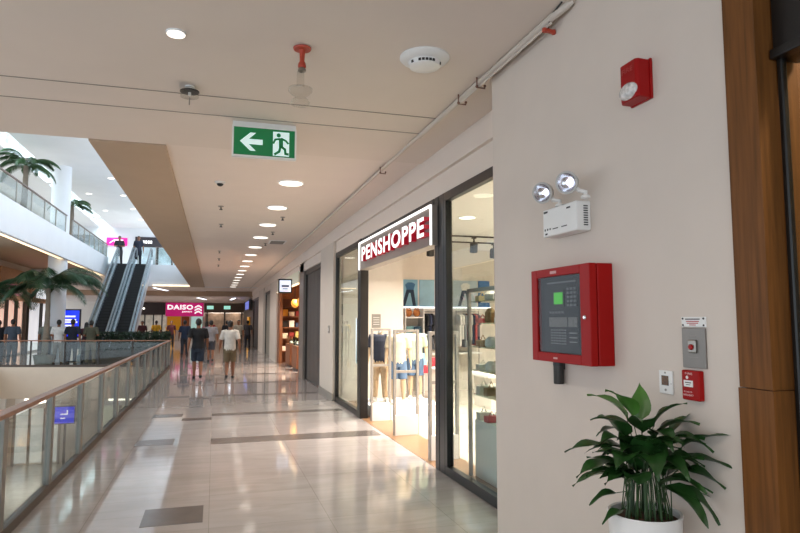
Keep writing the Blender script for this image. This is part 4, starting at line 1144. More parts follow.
mannequin('middle mannequin in cream shirt and blue denim shorts inside the shop entrance', 3.24, 10.95, '#e4d8bb', 'shorts', '#5b7696')
mannequin('right mannequin in mint shirt and denim shorts inside the shop entrance', 3.76, 11.55, '#b8c9b4', 'shorts', '#4f6987')

# posters on the back wall
def poster(label, x0, x1, col, fig=None, z0=2.05, z1=2.72):
    t = thing('poster', label, 'poster', ((x0 + x1) / 2, 14.6, z0), 'posters on the shop back wall')
    mb = MB(); mb.box(x0, x1, 14.57, 14.6, z0, z1); mb.build('board', mat('poster_' + col[1:], col, 0.5, var=0.12, scale=2.5), t)
    if fig:
        cx = (x0 + x1) / 2; y = 14.566
        def pl(pts): return [(cx + a, 14.57, z0 + b) for a, b in pts]
        mb = MB(); mb.prism(pl([(-0.20, 0.02), (-0.12, 0.02), (-0.02, 0.34), (0.02, 0.34), (0.08, 0.02), (0.16, 0.02), (0.10, 0.44), (-0.08, 0.44)]), (0, -0.004, 0)); mb.build('jeans_figure', cloth(fig[0]), t)
        mb = MB(); mb.prism(pl([(-0.08, 0.42), (0.10, 0.42), (0.14, 0.56), (0.06, 0.60), (-0.05, 0.60), (-0.12, 0.54)]), (0, -0.005, 0)); mb.build('top_figure', cloth(fig[1]), t)
    mb = MB(); mb.box(x0 - 0.02, x1 + 0.02, 14.55, 14.6, z0 - 0.03, z0); mb.build('ledge', M_whitelit, t)
poster('blue poster with dark jeans figure left of the black shop post', 4.40, 4.81, '#7fb0cc', ('#26384e', '#3d6a92'))
poster('plain pale blue poster right of the jeans poster', 4.86, 5.25, '#8fbad2')
poster('pale poster with a white-topped figure in jeans seen through the shop window', 5.75, 6.40, '#b9c9d6', ('#3a4658', '#eceae6'))
poster('narrow deep blue poster at the right of the shop window', 6.44, 6.75, '#3f6fa8')

# wall racks with garments
def rack(label, x0, x1, z):
    t = thing('clothes_rack', label, 'clothes rack', ((x0 + x1) / 2, 14.3, 0), 'wall racks in the shop')
    mb = MB(); mb.tube([(x0, 14.3, z), (x1, 14.3, z)], 0.012, 8); mb.build('rail', M_steelpale, t)
    for x in (x0, x1):
        mb = MB(); mb.tube([(x, 14.3, 0), (x, 14.3, z + 0.03)], 0.014, 8); mb.build('upright', M_steelpale, t)
    mb = MB(); mb.box(x0, x1, 14.1, 14.6, 0.9, 0.93); mb.build('shelf', M_white, t)
GN = [0]
def garment(label, x, z, col, ln, w, group):
    GN[0] += 1
    t = thing('hanging_garment', label, 'garment', (x, 14.3, z), group)
    mb = MB(); th = 0.028
    pr = [(-w, -0.07), (-0.04, -0.02), (0.04, -0.02), (w, -0.07), (w + 0.02, -0.30), (w - 0.05, -0.30), (w - 0.05, -ln), (-w + 0.05, -ln), (-w + 0.05, -0.30), (-w - 0.02, -0.30)]
    mb.prism([(x - th, 14.3 + a, z + b) for a, b in pr], (2 * th, 0, 0)); mb.build('cloth', cloth(col), t, bevel=0.015)
    mb = MB(); mb.tube([(x, 14.3, z - 0.03), (x, 14.3, z + 0.005), (x, 14.315, z + 0.03), (x, 14.33, z + 0.01)], 0.004, 5); mb.build('hanger_hook', M_chrome, t)
rack('wall rack of dark and white clothes under the plain blue poster', 4.86, 5.42, 1.93)
rack('wall rack of clothes under the white-topped figure poster', 5.72, 6.32, 1.93)
names = {'#1b1d22': 'black', '#e6e3de': 'white', '#2b3550': 'navy', '#6a2530': 'maroon', '#7d8288': 'grey', '#c9b79c': 'beige', '#22304a': 'dark blue', '#a83a3e': 'red'}
def fill(cols, x0, dx, where, group):
    cnt = {}
    for c in cols: cnt[c] = cnt.get(c, 0) + 1
    seen = {}
    for k, c in enumerate(cols):
        seen[c] = seen.get(c, 0) + 1
        pre = '' if cnt[c] == 1 else ['leftmost ', 'second ', 'third ', 'fourth '][seen[c] - 1]
        garment(pre + names[c] + ' garment hanging on the ' + where, x0 + dx * k, 1.90, c, random.Random(k).uniform(0.62, 0.85), 0.21, group)
fill(['#1b1d22', '#2b3550', '#1b1d22', '#e6e3de', '#1b1d22', '#7d8288', '#2b3550'], 4.92, 0.075, 'rack under the plain blue poster', 'clothes under the plain blue poster')
fill(['#e6e3de', '#e6e3de', '#7d8288', '#6a2530', '#e6e3de', '#22304a', '#a83a3e', '#22304a'], 5.77, 0.07, 'rack under the white-topped figure poster', 'clothes under the figure poster')
# shelf with brown bags and folded stacks under the first poster
t = thing('wall_shelf', 'white wall shelf unit under the jeans poster in the shop', 'shelf', (4.6, 14.4, 0))
for z in (0.45, 0.9, 1.35, 1.80):
    mb = MB(); mb.box(4.38, 4.82, 14.15, 14.6, z - 0.03, z); mb.build('shelf_board', M_white, t)
for x in (4.37, 4.83):
    mb = MB(); mb.box(x - 0.012, x + 0.012, 14.15, 14.6, 0, 2.0); mb.build('side_panel', M_white, t)
M_tanbag = mat('orange_brown_bag', '#a8672f', 0.6, var=0.15, scale=10)
for lab, x in (('left orange-brown bag on the shelf under the jeans poster', 4.49), ('right orange-brown bag on the shelf under the jeans poster', 4.70)):
    t = thing('bag', lab, 'bag', (x, 14.32, 1.80), 'orange-brown bags on the shop shelf')
    mb = MB(); mb.ball((x, 14.32, 1.895), 0.095, 0.07, 0.10); mb.build('pouch', M_tanbag, t, smooth=True)
    mb = MB(); mb.tube([(x - 0.06, 14.32, 1.96), (x - 0.03, 14.32, 2.02), (x + 0.03, 14.32, 2.02), (x + 0.06, 14.32, 1.96)], 0.012, 6); mb.build('handle', M_tanbag, t, smooth=True)
for i, (x, z, c, lab) in enumerate([(4.5, 1.35, '#6f9aa0', 'teal folded clothes stack on the shelf under the orange-brown bags'), (4.7, 1.35, '#2d4a5c', 'dark teal folded clothes stack on the shelf under the orange-brown bags'), (4.5, 0.9, '#d8d4ce', 'white folded clothes stack on the low shop shelf'), (4.7, 0.9, '#23252b', 'black folded clothes stack on the low shop shelf'), (4.6, 0.45, '#8a4a3a', 'brown folded clothes stack on the lowest shop shelf')]):
    mb = MB()
    for k in range(5): mb.box(x - 0.09 + 0.004 * (k % 2), x + 0.09, 14.2, 14.5, z + k * 0.045, z + k * 0.045 + 0.042)
    tag(mb.build('folded_clothes', cloth(c), bevel=0.012), lab, 'clothes', 'folded clothes on the shop shelves')
# table of printed shirts between mannequin and rack
t = thing('display_table', 'white display table with folded clothes deep in the shop', 'table', (4.45, 12.7, 0))
mb = MB(); mb.box(4.05, 4.85, 12.3, 13.1, 0.70, 0.75); mb.build('table_top', M_white, t, bevel=0.004)
for x in (4.1, 4.8):
    for y in (12.35, 13.05): mb = MB(); mb.box(x - 0.025, x + 0.025, y - 0.025, y + 0.025, 0.004, 0.70); mb.build('leg', M_steelpale, t)
for x, y, c, lab in [(4.25, 12.5, '#b8d4e4', 'pale blue folded shirt stack on the white display table'), (4.5, 12.5, '#c23c46', 'red folded shirt stack on the white display table'), (4.7, 12.6, '#1d1f24', 'black folded shirt stack on the white display table'), (4.35, 12.9, '#e0ddd8', 'white folded shirt stack on the white display table')]:
    mb = MB()
    for k in range(6): mb.box(x - 0.1, x + 0.1 - 0.004 * (k % 2), y - 0.13, y + 0.13, 0.75 + k * 0.03, 0.778 + k * 0.03)
    tag(mb.build('folded_shirts', cloth(c), bevel=0.008), lab, 'clothes', 'folded shirts on the display table')
# handbag-coloured torso display near the rack
t = thing('hanging_shirt_display', 'printed blue and red shirt hanging on a stand right of the mannequins', 'garment display', (4.05, 11.9, 0))
mb = MB(); mb.tube([(4.05, 11.9, 0.01), (4.05, 11.9, 1.45)], 0.014, 8); mb.lathe((4.05, 11.9, 0.004), [(0.16, 0), (0.16, 0.015), (0.02, 0.03)], 18); mb.tube([(3.85, 11.9, 1.42), (4.25, 11.9, 1.42)], 0.012, 8); mb.build('stand', M_steelpale, t)
mb = MB(); mb.prism([(4.05 + a, 11.87, b) for a, b in ((-0.2, 1.36), (-0.05, 1.42), (0.05, 1.42), (0.2, 1.36), (0.24, 1.12), (0.17, 1.12), (0.17, 1.02), (-0.17, 1.02), (-0.17, 1.12), (-0.24, 1.12))], (0, 0.06, 0)); mb.build('shirt_top', cloth('#23262c'), t, bevel=0.015)
mb = MB(); mb.box(3.9, 4.2, 11.865, 11.93, 0.82, 1.06); mb.build('printed_panel', cloth('#8db8d6'), t, bevel=0.01)
mb = MB(); mb.box(3.9, 4.2, 11.865, 11.93, 0.66, 0.82); mb.build('printed_panel', cloth('#b8323e'), t, bevel=0.01)
# glass shelf display behind the near window
t = thing('glass_display_shelf', 'steel and glass shelf stand of small accessories behind the near shop window', 'display shelf', (3.1, 5.9, 0))
M_shglass = glass('shelf_glass', '#e4eeea', 1.3)
for x, y in ((2.76, 6.50), (3.42, 6.50), (2.76, 5.3), (3.42, 5.3)):
    mb = MB(); mb.box(x - 0.018, x + 0.018, y - 0.018, y + 0.018, 0.004, 2.05); mb.build('upright', M_steelpale, t)
mb = MB(); mb.box(2.80, 3.40, 5.34, 6.47, 0.004, 0.62); mb.build('base_cabinet', M_white, t, bevel=0.005)
mb = MB(); mb.box(2.74, 3.44, 6.48, 6.52, 2.02, 2.06); mb.box(2.74, 3.44, 5.28, 5.32, 2.02, 2.06); mb.box(2.74, 2.78, 5.3, 6.5, 2.02, 2.06); mb.build('top_frame', M_steelpale, t)
sh_z = [0.62, 0.90, 1.16, 1.42, 1.68, 1.92]
for z in sh_z[1:]:
    mb = MB(); mb.box(2.78, 3.40, 5.32, 6.49, z - 0.012, z); mb.build('glass_shelf', M_shglass, t)
rn = random.Random(21)
an = {'#c9b48a': 'tan', '#d8d2c8': 'cream', '#8a8f7a': 'olive', '#b83a44': 'red', '#3b4250': 'dark blue', '#e8e6e2': 'white', '#9a7a55': 'brown'}
lev = ['lowest', 'second', 'third', 'fourth', 'fifth', 'top']
cols = list(an)
for r, z in enumerate(sh_z):
    order = rn.sample(cols, 5)
    for k, c in enumerate(order):
        x, y = ((2.87, 6.38), (2.88, 6.20), (3.03, 6.38), (3.04, 6.15), (2.90, 5.95))[k]; hh = rn.uniform(0.08, 0.16)
        mb = MB()
        if rn.random() < 0.5: mb.lathe((x, y, z), [(0.05, 0), (0.065, 0.02), (0.06, hh * 0.7), (0.03, hh)], 12)
        else:
            mb.box(x - 0.07, x + 0.07, y - 0.05, y + 0.05, z, z + hh * 0.55); mb.tube([(x - 0.03, y, z + hh * 0.55), (x, y, z + hh), (x + 0.03, y, z + hh * 0.55)], 0.007, 5)
        tag(mb.build('accessory', cloth(c), bevel=0.008), f'small {an[c]} accessory on the {lev[r]} glass shelf behind the near shop window', 'accessory', 'accessories on the glass shelf stand')
# second pale table under the figure poster
t = thing('low_display_table', 'low white table with a tan box seen through the near shop window', 'table', (5.6, 11.4, 0))
mb = MB(); mb.box(5.0, 6.2, 10.9, 11.9, 0.62, 0.68); mb.build('table_top', M_white, t, bevel=0.004)
mb = MB(); mb.box(5.1, 6.1, 11.0, 11.8, 0.004, 0.62); mb.build('base', M_shopwall, t)
for x, c, lab in ((5.3, '#c9a05a', 'tan box on the low white table'), (5.6, '#5a5f66', 'grey folded stack on the low white table'), (5.95, '#dcd6cc', 'cream box on the low white table')):
    mb = MB(); mb.box(x - 0.1, x + 0.1, 11.0, 11.3, 0.68, 0.84); mb.box(x - 0.104, x + 0.104, 10.996, 11.304, 0.80, 0.845)
    tag(mb.build('display_box', cloth(c), bevel=0.006), lab, 'box', 'boxes on the low white table')
# track lights and shop ceiling lamps
t = thing('light_track', 'black light track across the shop ceiling seen through the near window', 'track', (5.2, 12, 3.5))
mb = MB(); mb.box(3.0, 8.0, 12.06, 12.10, 3.47, 3.50); mb.build('rail', M_black, t)
t = thing('light_track', 'black light track on the shop ceiling nearer the shop entrance', 'track', (4.2, 10.6, 3.5))
mb = MB(); mb.box(3.0, 8.0, 13.0, 13.04, 3.47, 3.50); mb.build('rail', M_black, t)
for x, y, lab in [(5.25, 12.08, 'large black track spotlight seen through the near shop window'), (4.55, 12.08, 'black track spotlight beside the black shop post'), (3.75, 12.08, 'black track spotlight just below the shop sign'), (4.6, 13.02, 'black track spotlight above the jeans poster'), (6.15, 13.02, 'small black track spotlight above the figure poster'), (5.0, 13.02, 'black track spotlight above the plain blue poster')]:
    t = thing('track_spotlight', lab, 'spotlight', (x, y, 3.47), 'track spotlights in the shop')
    mb = MB(); mb.tube([(x, y, 3.47), (x, y, 3.36)], 0.02, 8); mb.box(x - 0.05, x + 0.05, y - 0.02, y + 0.02, 3.44, 3.47); mb.build('stem', M_black, t)
    ax = Vector((0.1, 0.35, -1)).normalized()
    mb = MB(); mb.lathe((x, y, 3.37), [(0.03, 0), (0.075, 0.01), (0.085, 0.05), (0.085, 0.22), (0.07, 0.222), (0.065, 0.19)], 18, ax); mb.build('lamp_head', M_black, t, smooth=True)
    mb = MB(); mb.lathe(Vector((x, y, 3.37)) + ax * 0.20, [(0.068, 0), (0.068, 0.004)], 18, ax); mb.build('lamp_lens', M_led, t)
for i, (x, y, lab) in enumerate([(4.17, 9.88, 'round shop ceiling lamp seen at the top of the near shop window'), (3.6, 11.4, 'round shop ceiling lamp seen above the mannequins'), (5.6, 11.4, 'round shop ceiling lamp seen through the near window behind the track')]):
    downlight(x, y, 0.14, lab, 'shop ceiling lamps', 3.5)
t = thing('light_switch', 'small switch plate on the white pier left of the clothes shop window', 'switch', (XS - 0.06, 13.7, 1.43))
mb = MB(); mb.box(XS - 0.072, XS - 0.06, 13.62, 13.78, 1.43, 1.60); mb.build('plate', M_steel, t, bevel=0.003)
mb = MB(); mb.box(XS - 0.078, XS - 0.072, 13.67, 13.73, 1.48, 1.55); mb.build('rocker', M_plastic, t)
t = thing('wall_notice', 'small grey notice panel on the shop partition behind the left mannequin', 'notice', (3.5, 13.2, 1.6))
mb = MB(); mb.box(3.30, 3.50, 13.185, 13.2, 1.55, 1.85); mb.build('board', M_grey, t); 
mb = MB()
for k in range(4): mb.box(3.33, 3.47, 13.182, 13.186, 1.62 + k * 0.05, 1.63 + k * 0.05)
mb.build('print', M_plastic, t)

# ================================================================== WARM BOUTIQUE FURTHER DOWN
M_bout = mat('brown_boutique_wall', '#a06a40', 0.6, var=0.15, scale=3); M_boutwood = mat('boutique_wood', '#7a4a2a', 0.5, var=0.2, scale=4, stretch=(6, 6, 0.6))
for bb in ((4.6, 4.7, 18.9, 26.3, 0, 3.4), (XS, 4.6, 26.0, 26.1, 0, 3.4), (XS + 0.1, 4.6, 19.15, 19.2, 0, 3.4), (XS, 4.6, 19.2, 26, 3.3, 3.42)):
    mb = MB(); mb.box(*bb); struct(mb.build('wall_boutique', M_bout))
for bb in ((XS, XS + 0.12, 25.2, 26.1, 0, 3.2), (XS, XS + 0.12, 19.15, 19.35, 0, 3.2)):
    mb = MB(); mb.box(*bb); struct(mb.build('trim_12', M_boutwood))
t = thing('boutique_fascia', 'pale lit fascia board above the warm brown boutique', 'fascia', (XS, 22.5, 2.85))
mb = MB(); mb.box(XS - 0.04, XS + 0.1, 19.3, 26.0, 2.88, 3.25); mb.build('board', mat('pale_green_board', '#b9b8a4', 0.5, emit='#d8d6c0', estr=0.25), t)
mb = MB(); mb.box(XS - 0.05, XS + 0.02, 19.3, 26.0, 2.85, 2.88); mb.build('light_strip', M_cove, t)
t = thing('blade_sign', 'black-framed white lightbox sign projecting from the warm boutique', 'sign', (2.25, 20.9, 2.6))
mb = MB(); mb.box(2.02, 2.47, 20.86, 20.98, 2.62, 3.10); mb.build('case', M_black, t, bevel=0.01)
mb = MB(); mb.box(2.06, 2.43, 20.85, 20.862, 2.67, 3.05); fa = mb.build('lit_face', mat('lit_sign_blue_white', '#dfe8f4', 0.4, emit='#d4e2f6', estr=0.9), t)
M_bluemark = mat('dark_blue_mark', '#2b3a66', 0.5)
mb = MB(); mb.box(2.12, 2.37, 20.845, 20.851, 2.83, 2.89); mb.box(2.16, 2.33, 20.845, 20.851, 2.75, 2.78); mb.build('mark', M_bluemark, fa)
mb = MB(); mb.box(2.45, XS - 0.03, 20.90, 20.94, 2.95, 2.99); mb.build('bracket', M_black, t)
for k, (y, c) in enumerate(((19.9, 'nearest'), (21.9, 'middle'), (23.9, 'farthest'))):
    t = thing('display_cabinet', f'{c} wooden display cabinet with glass top at the warm boutique front', 'cabinet', (2.95, y, 0), 'wooden cabinets in the boutique')
    mb = MB(); mb.box(2.70, 3.2, y - 0.7, y + 0.7, 0.08, 0.85); mb.build('body', M_boutwood, t, bevel=0.008)
    mb = MB(); mb.box(2.74, 3.16, y - 0.66, y + 0.66, 0.0, 0.08); mb.build('base', M_black, t)
    mb = MB(); mb.box(2.72, 3.18, y - 0.68, y + 0.68, 0.86, 1.15); mb.build('glass_case', M_shglass, t)
    mb = MB()
    for j in range(8): mb.ball((2.85 + 0.2 * (j % 2), y - 0.55 + 0.155 * j, 0.895), 0.05, 0.05, 0.035, 8, 6)
    mb.build('jewellery_pads', M_plastic, t)
GB = 'goods on the boutique wall shelves'
t = thing('storage_shelving', 'lit wooden shelving full of boxes on the far side of the warm boutique', 'shelving', (3.5, 25.8, 0))
mb = MB(); mb.box(2.66, 4.58, 25.93, 25.98, 0, 2.6); mb.build('back_panel', M_boutwood, t)
for z in (0.5, 1.0, 1.45, 1.9, 2.3):
    mb = MB(); mb.box(2.66, 4.58, 25.55, 25.93, z - 0.04, z); mb.build('shelf_board', M_boutwood, t)
cn = [('#f0e8da', 'white'), ('#3a4a66', 'blue'), ('#c8963a', 'amber'), ('#e8e0c8', 'cream'), ('#8a2f2a', 'red'), ('#e0c878', 'yellow'), ('#2a2522', 'black')]
for r, z in enumerate((0.5, 1.0, 1.45, 1.9)):
    for k in range(7):
        c, nm = cn[(k + 3 * r) % 7]
        x = 2.78 + k * 0.26; hh = 0.18 + 0.03 * ((k + r) % 4)
        mb = MB(); mb.box(x - 0.10, x + 0.10, 25.58, 25.85, z, z + hh); mb.box(x - 0.105, x + 0.105, 25.575, 25.855, z + hh - 0.05, z + hh)
        tag(mb.build('gift_box', cloth(c), bevel=0.01), f'{nm} box on the {["lowest", "second", "third", "top"][r]} shelf of the warm boutique', 'box', GB)
M_orn = mat('golden_ornament', '#e0a840', 0.4, emit='#ffb850', estr=0.5)
for k in range(6):
    y = 20.6 + 0.85 * k; xo = 2.95 + 0.12 * (k % 2)
    t = thing('hanging_ornament', ['nearest', 'second nearest', 'third nearest', 'fourth nearest', 'fifth nearest', 'farthest'][k] + ' golden ornament hanging inside the warm boutique', 'ornament', (xo, y, 2.2), 'golden ornaments hanging in the boutique')
    mb = MB(); mb.tube([(xo, y, 2.5), (xo, y, 3.3)], 0.006, 5); mb.build('cord', M_black, t)
    mb = MB(); mb.ball((xo, y, 2.38), 0.14, 0.14, 0.16); mb.build('globe', M_orn, t, smooth=True)

# ================================================================== FAR HALL
YF = 58.0
for bb in ((-14, -9.5, YF, YF + 0.2, 0, 3.4), (-9.5, 12, 59.6, 59.8, 0, 3.4), (-6.55, -6.35, YF - 0.1, YF + 1.6, 0, 3.4)):
    mb = MB(); mb.box(*bb); struct(mb.build('wall_end', M_shopwall))
M_mag = mat('magenta_sign', '#b01668', 0.4, emit='#c0126c', estr=0.55)
t = thing('shop_sign', 'magenta shop sign with white DAISO lettering and chevrons at the far end', 'sign', (-2.5, YF, 2.15))
mb = MB(); mb.box(-4.07, -0.92, YF - 0.15, YF, 2.12, 3.30); mb.build('board', M_mag, t)
put_text('DAISO', (-3.92, YF - 0.15, 2.70), (1, 0, 0), (0, 0, 1), 2.12, 0.42, 0.03, [M_letw], t, offset=0.03, spacing=1.1)
put_text('JAPAN', (-2.72, YF - 0.15, 2.42), (1, 0, 0), (0.0, 0, 1), 0.82, 0.15, 0.03, [M_letw], t, name='small_letter', offset=0.02)
for k in range(3):
    zc = 2.50 + 0.25 * k; xc = -1.36
    mb = MB(); mb.prism([(xc - 0.30, YF - 0.15, zc - 0.18), (xc, YF - 0.15, zc), (xc + 0.30, YF - 0.15, zc - 0.18), (xc + 0.30, YF - 0.15, zc - 0.06), (xc, YF - 0.15, zc + 0.12), (xc - 0.30, YF - 0.15, zc - 0.06)], (0, -0.03, 0)); mb.build('chevron', M_letw, t)
M_yel = mat('yellow_lit_panel', '#e0a01c', 0.5, emit='#f0a818', estr=0.12)
t = thing('product_display', 'yellow and orange lit display wall under the magenta shop sign', 'display', (-3.5, YF, 0))
mb = MB(); mb.box(-3.95, -2.8, YF + 0.2, YF + 0.4, 0.9, 2.1); mb.build('yellow_panel', M_yel, t)
mb = MB(); mb.box(-2.75, -2.1, YF + 0.2, YF + 0.4, 0, 2.1); mb.build('orange_panel', mat('brown_orange_panel', '#9a5520', 0.5), t)
mb = MB(); mb.box(-1.95, -1.0, YF + 0.3, YF + 0.4, 0.9, 2.1); mb.build('pale_panel', mat('lit_pale_teal', '#b4d8d0', 0.5, emit='#b4e0d8', estr=0.5), t)
t = thing('promotion_stand', 'yellow promotion counter on the floor under the magenta shop sign', 'stand', (-3.5, 56.5, 0))
mb = MB(); mb.box(-3.9, -3.2, 56.2, 56.8, 0.06, 1.15); mb.build('counter', M_yel, t, bevel=0.01)
mb = MB(); mb.box(-3.95, -3.15, 56.15, 56.85, 1.15, 1.19); mb.build('top', M_yel, t)
mb = MB(); mb.box(-3.85, -3.25, 56.25, 56.75, 0.0, 0.06); mb.build('base', M_dark, t)
t = thing('storefront', 'shop front with a dark header board left of the magenta sign', 'shop front', (-5.2, YF, 0))
mb = MB(); mb.box(-6.6, -4.1, YF - 0.12, YF, 2.25, 3.30); mb.build('header_board', mat('dark_header', '#3a2e2b', 0.5), t)
mb = MB(); mb.ball((-5.85, YF - 0.14, 2.78), 0.09); mb.build('lamp', M_led, t)
for x in (-5.75, -5.05, -4.35):
    mb = MB(); mb.box(x - 0.05, x + 0.05, YF - 0.05, YF + 0.05, 0, 2.25); mb.build('post', M_dark, t)
mb = MB(); mb.box(-6.5, -4.1, YF + 1.3, YF + 1.5, 0.3, 2.2); mb.build('lit_display', mat('lit_shop_interior', '#cfcabc', 0.6, var=0.35, scale=2.5, emit='#cfcabc', estr=0.35), t)
for x in (0.2, 1.8): area('far_shop_lamp', (x, 58.8, 3.3), 0.4, 40, 'soft')
t = thing('storefront', 'dark brown shop front with two small teal signs right of the magenta sign', 'shop front', (1.0, YF, 0))
mb = MB(); mb.box(-0.85, 6.0, YF - 0.12, YF, 2.45, 3.30); mb.build('header_board', mat('brown_header', '#5a4638', 0.5), t)
for x in (-0.35, 1.1):
    mb = MB(); mb.box(x - 0.28, x + 0.28, YF - 0.16, YF - 0.12, 2.75, 3.05); mb.build('sign_panel', mat('lit_teal_sign', '#9fd8c8', 0.5, emit='#9fe0cc', estr=0.9), t)
for x in (-0.6, 0.9, 2.4, 3.9):
    mb = MB(); mb.box(x - 0.06, x + 0.06, YF - 0.05, YF + 0.05, 0, 2.45); mb.build('post', M_dark, t)
mb = MB(); mb.box(-0.8, 6.0, YF + 1.2, YF + 1.4, 0.0, 2.4); mb.build('display_wall', mat('brown_display', '#8a7460', 0.6, var=0.4, scale=2), t)
# last shops on the right
t = thing('yellow_poster_stand', 'yellow lit poster panel at the last right-hand shop', 'poster', (2.45, 47.5, 0))
mb = MB(); mb.box(2.42, 2.52, 46.4, 48.6, 0.3, 2.0); mb.build('panel', M_yel, t)
mb = MB(); mb.box(2.40, 2.54, 46.3, 48.7, 0.0, 0.3); mb.build('base', M_dark, t)
t = thing('blue_lit_sign', 'blue lit sign above the last right-hand shop', 'sign', (2.45, 46, 2.6))
mb = MB(); mb.box(2.3, 2.5, 44.3, 49.5, 2.45, 3.2); mb.build('case', M_dark, t)
mb = MB(); mb.box(2.28, 2.3, 44.5, 49.3, 2.55, 3.1); mb.build('lit_face', mat('lit_blue_face', '#5a6ab8', 0.4, emit='#6a78d8', estr=0.7), t)
mb = MB(); mb.box(2.55, 2.7, 43.5, 58, 0, 3.4); struct(mb.build('wall_right_far', mat('dark_shopfront', '#54483f', 0.5, var=0.2)))

# blue information screen behind the bystanders
t = thing('information_screen', 'blue digital information screen behind the bystanders by the white column', 'screen', (-5.75, 29.0, 0))
mb = MB(); mb.box(-6.28, -5.38, 28.95, 29.05, 1.0, 2.20); mb.build('case', M_black, t, bevel=0.01)
mb = MB(); mb.box(-6.22, -5.44, 28.94, 28.952, 1.06, 2.14); fa = mb.build('display', mat('lit_blue_screen', '#1230c8', 0.3, emit='#1430e0', estr=1.1, var=0.2, scale=1.2), t)
mb = MB()
for a, b, z in ((-5.98, -5.58, 1.86), (-6.05, -5.55, 1.72), (-6.0, -5.75, 1.62), (-5.7, -5.5, 1.62), (-6.0, -5.6, 1.48)): mb.box(a, b, 28.935, 28.941, z, z + 0.06)
mb.build('bright_marks', M_letw, fa)
mb = MB(); mb.box(-5.9, -5.76, 28.97, 29.03, 0.03, 1.0); mb.box(-6.15, -5.5, 28.8, 29.2, 0, 0.03); mb.build('stand', M_dark, t)

# warm ground-floor shops at the left behind the palms
for k, (y0, y1, lab, c) in enumerate([(27.0, 31.5, 'warm orange lit shop front behind the palms at the far left', '#c98a50'), (32.0, 36.5, 'pink and cream lit shop front behind the big palm trunk', '#d8b4a4'), (37.0, 45.0, 'bright white shop front between the palm and the white column', '#d4d6dc')]):
    t = thing('storefront', lab, 'shop front', (-9.3, (y0 + y1) / 2, 0), 'ground floor shops on the left')
    mb = MB(); mb.box(-9.45, -9.3, y0, y1, 2.7, 4.2); mb.build('header_board', mat('warm_header', '#b08a68', 0.5, var=0.1), t)
    mb = MB(); mb.box(-9.58, -9.5, y0 + 0.2, y1 - 0.2, 0.1, 2.7); mb.build('lit_window', mat('lit_window_' + c[1:], c, 0.5, var=0.4, scale=1.1, emit=c, estr=0.8), t)
    for j in range(4):
        y = y0 + (y1 - y0) * j / 3.0
        mb = MB(); mb.box(-9.5, -9.35, y - 0.06, y + 0.06, 0, 2.7); mb.build('post', M_dark if k else M_boutwood, t)
    mb = MB(); mb.box(-9.34, -9.28, y0 + 1.0, y1 - 1.2, 2.95, 3.45); mb.build('sign_panel', mat('lit_sign_' + str(k), ['#f0d8a0', '#e878a8', '#e8eef4'][k], 0.4, emit=['#f0d8a0', '#e878a8', '#e8eef4'][k], estr=1.0), t)

# ================================================================== UPPER LEVEL AT THE FAR END
for bb in ((-12, -5.35, 46.0, 46.2, 4.9, 8.1), (-5.35, 3, 46.0, 46.2, 7.45, 8.1), (-5.4, 3, 48.5, 48.7, 4.9, 8.1)):
    mb = MB(); mb.box(*bb); struct(mb.build('wall_upper_end', M_fascia))
t = thing('shop_sign', 'bright pink shop sign on the white wall above the escalator top', 'sign', (-6.5, 46, 6.84))
mb = MB(); mb.box(-7.15, -5.85, 45.88, 46.0, 6.84, 7.38); mb.build('board', mat('pink_sign', '#d4188a', 0.4, emit='#e01a92', estr=0.7), t)
mb = MB(); mb.tube([(-6.95, 45.87, 7.0), (-6.7, 45.87, 7.2), (-6.6, 45.87, 7.02), (-6.4, 45.87, 7.14), (-6.3, 45.87, 7.02), (-6.05, 45.87, 7.1)], 0.03, 6); mb.box(-6.7, -6.1, 45.86, 45.88, 7.2, 7.25); mb.build('white_script', M_letw, t)
t = thing('storefront', 'upper shop front with dark header and white lettering right of the escalators', 'shop front', (-3, 46, 4.92))
mb = MB(); mb.box(-5.35, 0, 45.9, 46.0, 6.80, 7.5); mb.build('header_board', mat('dark_plum_header', '#2f2a30', 0.5), t)
mb = MB()
for k in range(4): mb.box(-4.85 + 0.16 * k, -4.74 + 0.16 * k, 45.86, 45.9, 7.05, 7.25)
mb.build('white_lettering', M_letw, t)
for x in (-5.3, -3.9, -2.5, -1.2):
    mb = MB(); mb.box(x - 0.08, x + 0.08, 45.9, 46.05, 4.92, 6.8); mb.build('post', M_dark, t)
mb = MB(); mb.box(-5.3, 0, 46.0, 46.02, 4.95, 6.8); mb.build('window', M_upglass, t)
mb = MB(); mb.box(-5.2, 0, 48.3, 48.45, 5.0, 7.3); mb.build('lit_display', mat('lit_upper_interior', '#c4ccd4', 0.5, var=0.5, scale=1.6, emit='#ccd6e0', estr=0.5), t)
# upper left shop windows
for k, (y0, y1, lab) in enumerate([(14, 19.5, 'nearest upper shop window on the left behind the far palm'), (20, 25, 'upper shop window on the left behind the nearer upper palm'), (26, 31, 'upper shop window on the left beside the white column'), (32, 37.5, 'upper shop window on the left beyond the white column')]):
    t = thing('shop_window', lab, 'shop window', (-9.4, (y0 + y1) / 2, 4.92), 'upper left shop windows')
    mb = MB(); mb.box(-9.5, -9.38, y0, y1, 4.95, 7.0); mb.build('lit_pane', mat('lit_upper_window', '#e4ebf2', 0.4, var=0.3, scale=1.3, emit='#e4eef8', estr=1.6), t)
    for j in range(4):
        y = y0 + (y1 - y0) * j / 3.0
        mb = MB(); mb.box(-9.4, -9.3, y - 0.07, y + 0.07, 4.92, 7.05); mb.build('post', M_grey, t)
    mb = MB(); mb.box(-9.42, -9.3, y0, y1, 7.0, 7.12); mb.build('head_bar', M_grey, t)
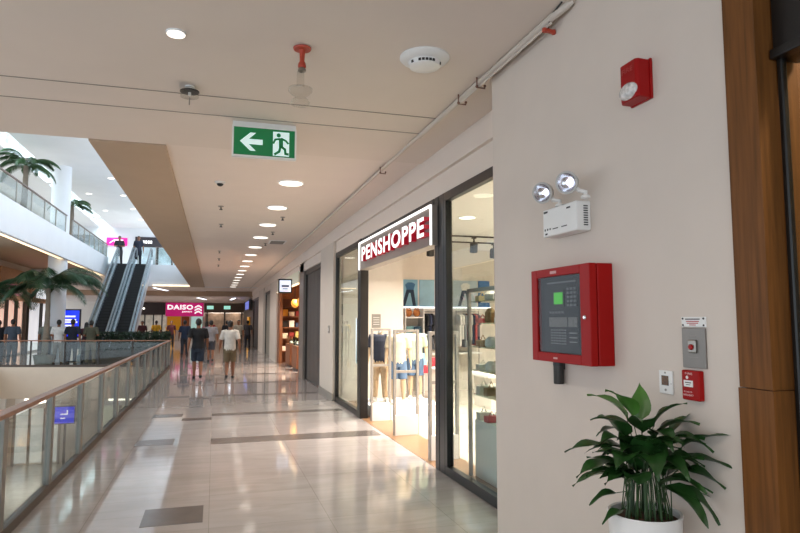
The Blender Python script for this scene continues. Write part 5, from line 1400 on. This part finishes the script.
for i, (x, y) in enumerate([(-4.6, 30), (-4.6, 34), (-4.6, 38), (-4.6, 42), (-6.2, 34), (-6.2, 39)]):
    downlight(x, y, 0.13, ['nearest', 'second nearest', 'third nearest', 'farthest', 'nearest left-hand', 'farthest left-hand'][i] + ' small downlight in the high white atrium ceiling', 'atrium ceiling downlights', 8.1)

# ================================================================== LOWER HALL SEEN THROUGH THE BALUSTRADE
for k, (x0, x1, lab, c) in enumerate([(-12.5, -9.2, 'pale pink lit shop front on the lower floor seen through the railing glass', '#d8b8ac'), (-8.8, -6.9, 'white lit shop front on the lower floor left of the blue screen', '#dfe0dc'), (-5.2, -2.4, 'cream lit shop front on the lower floor right of the blue screen', '#d6d4c0')]):
    t = thing('storefront', lab, 'shop front', ((x0 + x1) / 2, 33.4, -5), 'lower floor shop fronts')
    mb = MB(); mb.box(x0, x1, 33.3, 33.45, -2.4, -1.4); mb.build('header_board', M_white, t)
    mb = MB(); mb.box(x0, x1, 33.38, 33.46, -4.9, -2.4); mb.build('lit_window', mat('lit_lower_' + c[1:], c, 0.5, var=0.35, scale=1.2, emit=c, estr=0.55), t)
    for j in range(4):
        x = x0 + (x1 - x0) * j / 3.0
        mb = MB(); mb.box(x - 0.05, x + 0.05, 33.28, 33.4, -5, -2.4); mb.build('post', M_grey, t)
    mb = MB(); mb.box(x0 + 0.4, x1 - 0.4, 33.27, 33.3, -2.15, -1.7); mb.build('sign_panel', M_ledw, t)
t = thing('lower_screen', 'blue screen with white marks on the lower floor seen through the railing glass', 'screen', (-6.3, 31.5, -5))
mb = MB(); mb.box(-6.77, -5.90, 31.5, 31.6, -2.92, -2.11); mb.build('case', M_black, t)
mb = MB(); mb.box(-6.73, -5.94, 31.49, 31.502, -2.88, -2.15); fa = mb.build('display', MATS['lit_blue_screen'], t)
mb = MB(); mb.box(-6.5, -6.2, 31.484, 31.491, -2.5, -2.45); mb.box(-6.25, -6.2, 31.484, 31.491, -2.45, -2.3); mb.box(-6.5, -6.3, 31.484, 31.491, -2.68, -2.63); mb.build('bright_marks', M_letw, fa)
mb = MB(); mb.box(-6.35, -6.25, 31.53, 31.58, -5, -2.92); mb.box(-6.6, -6.0, 31.4, 31.7, -5, -4.97); mb.build('stand', M_dark, t)
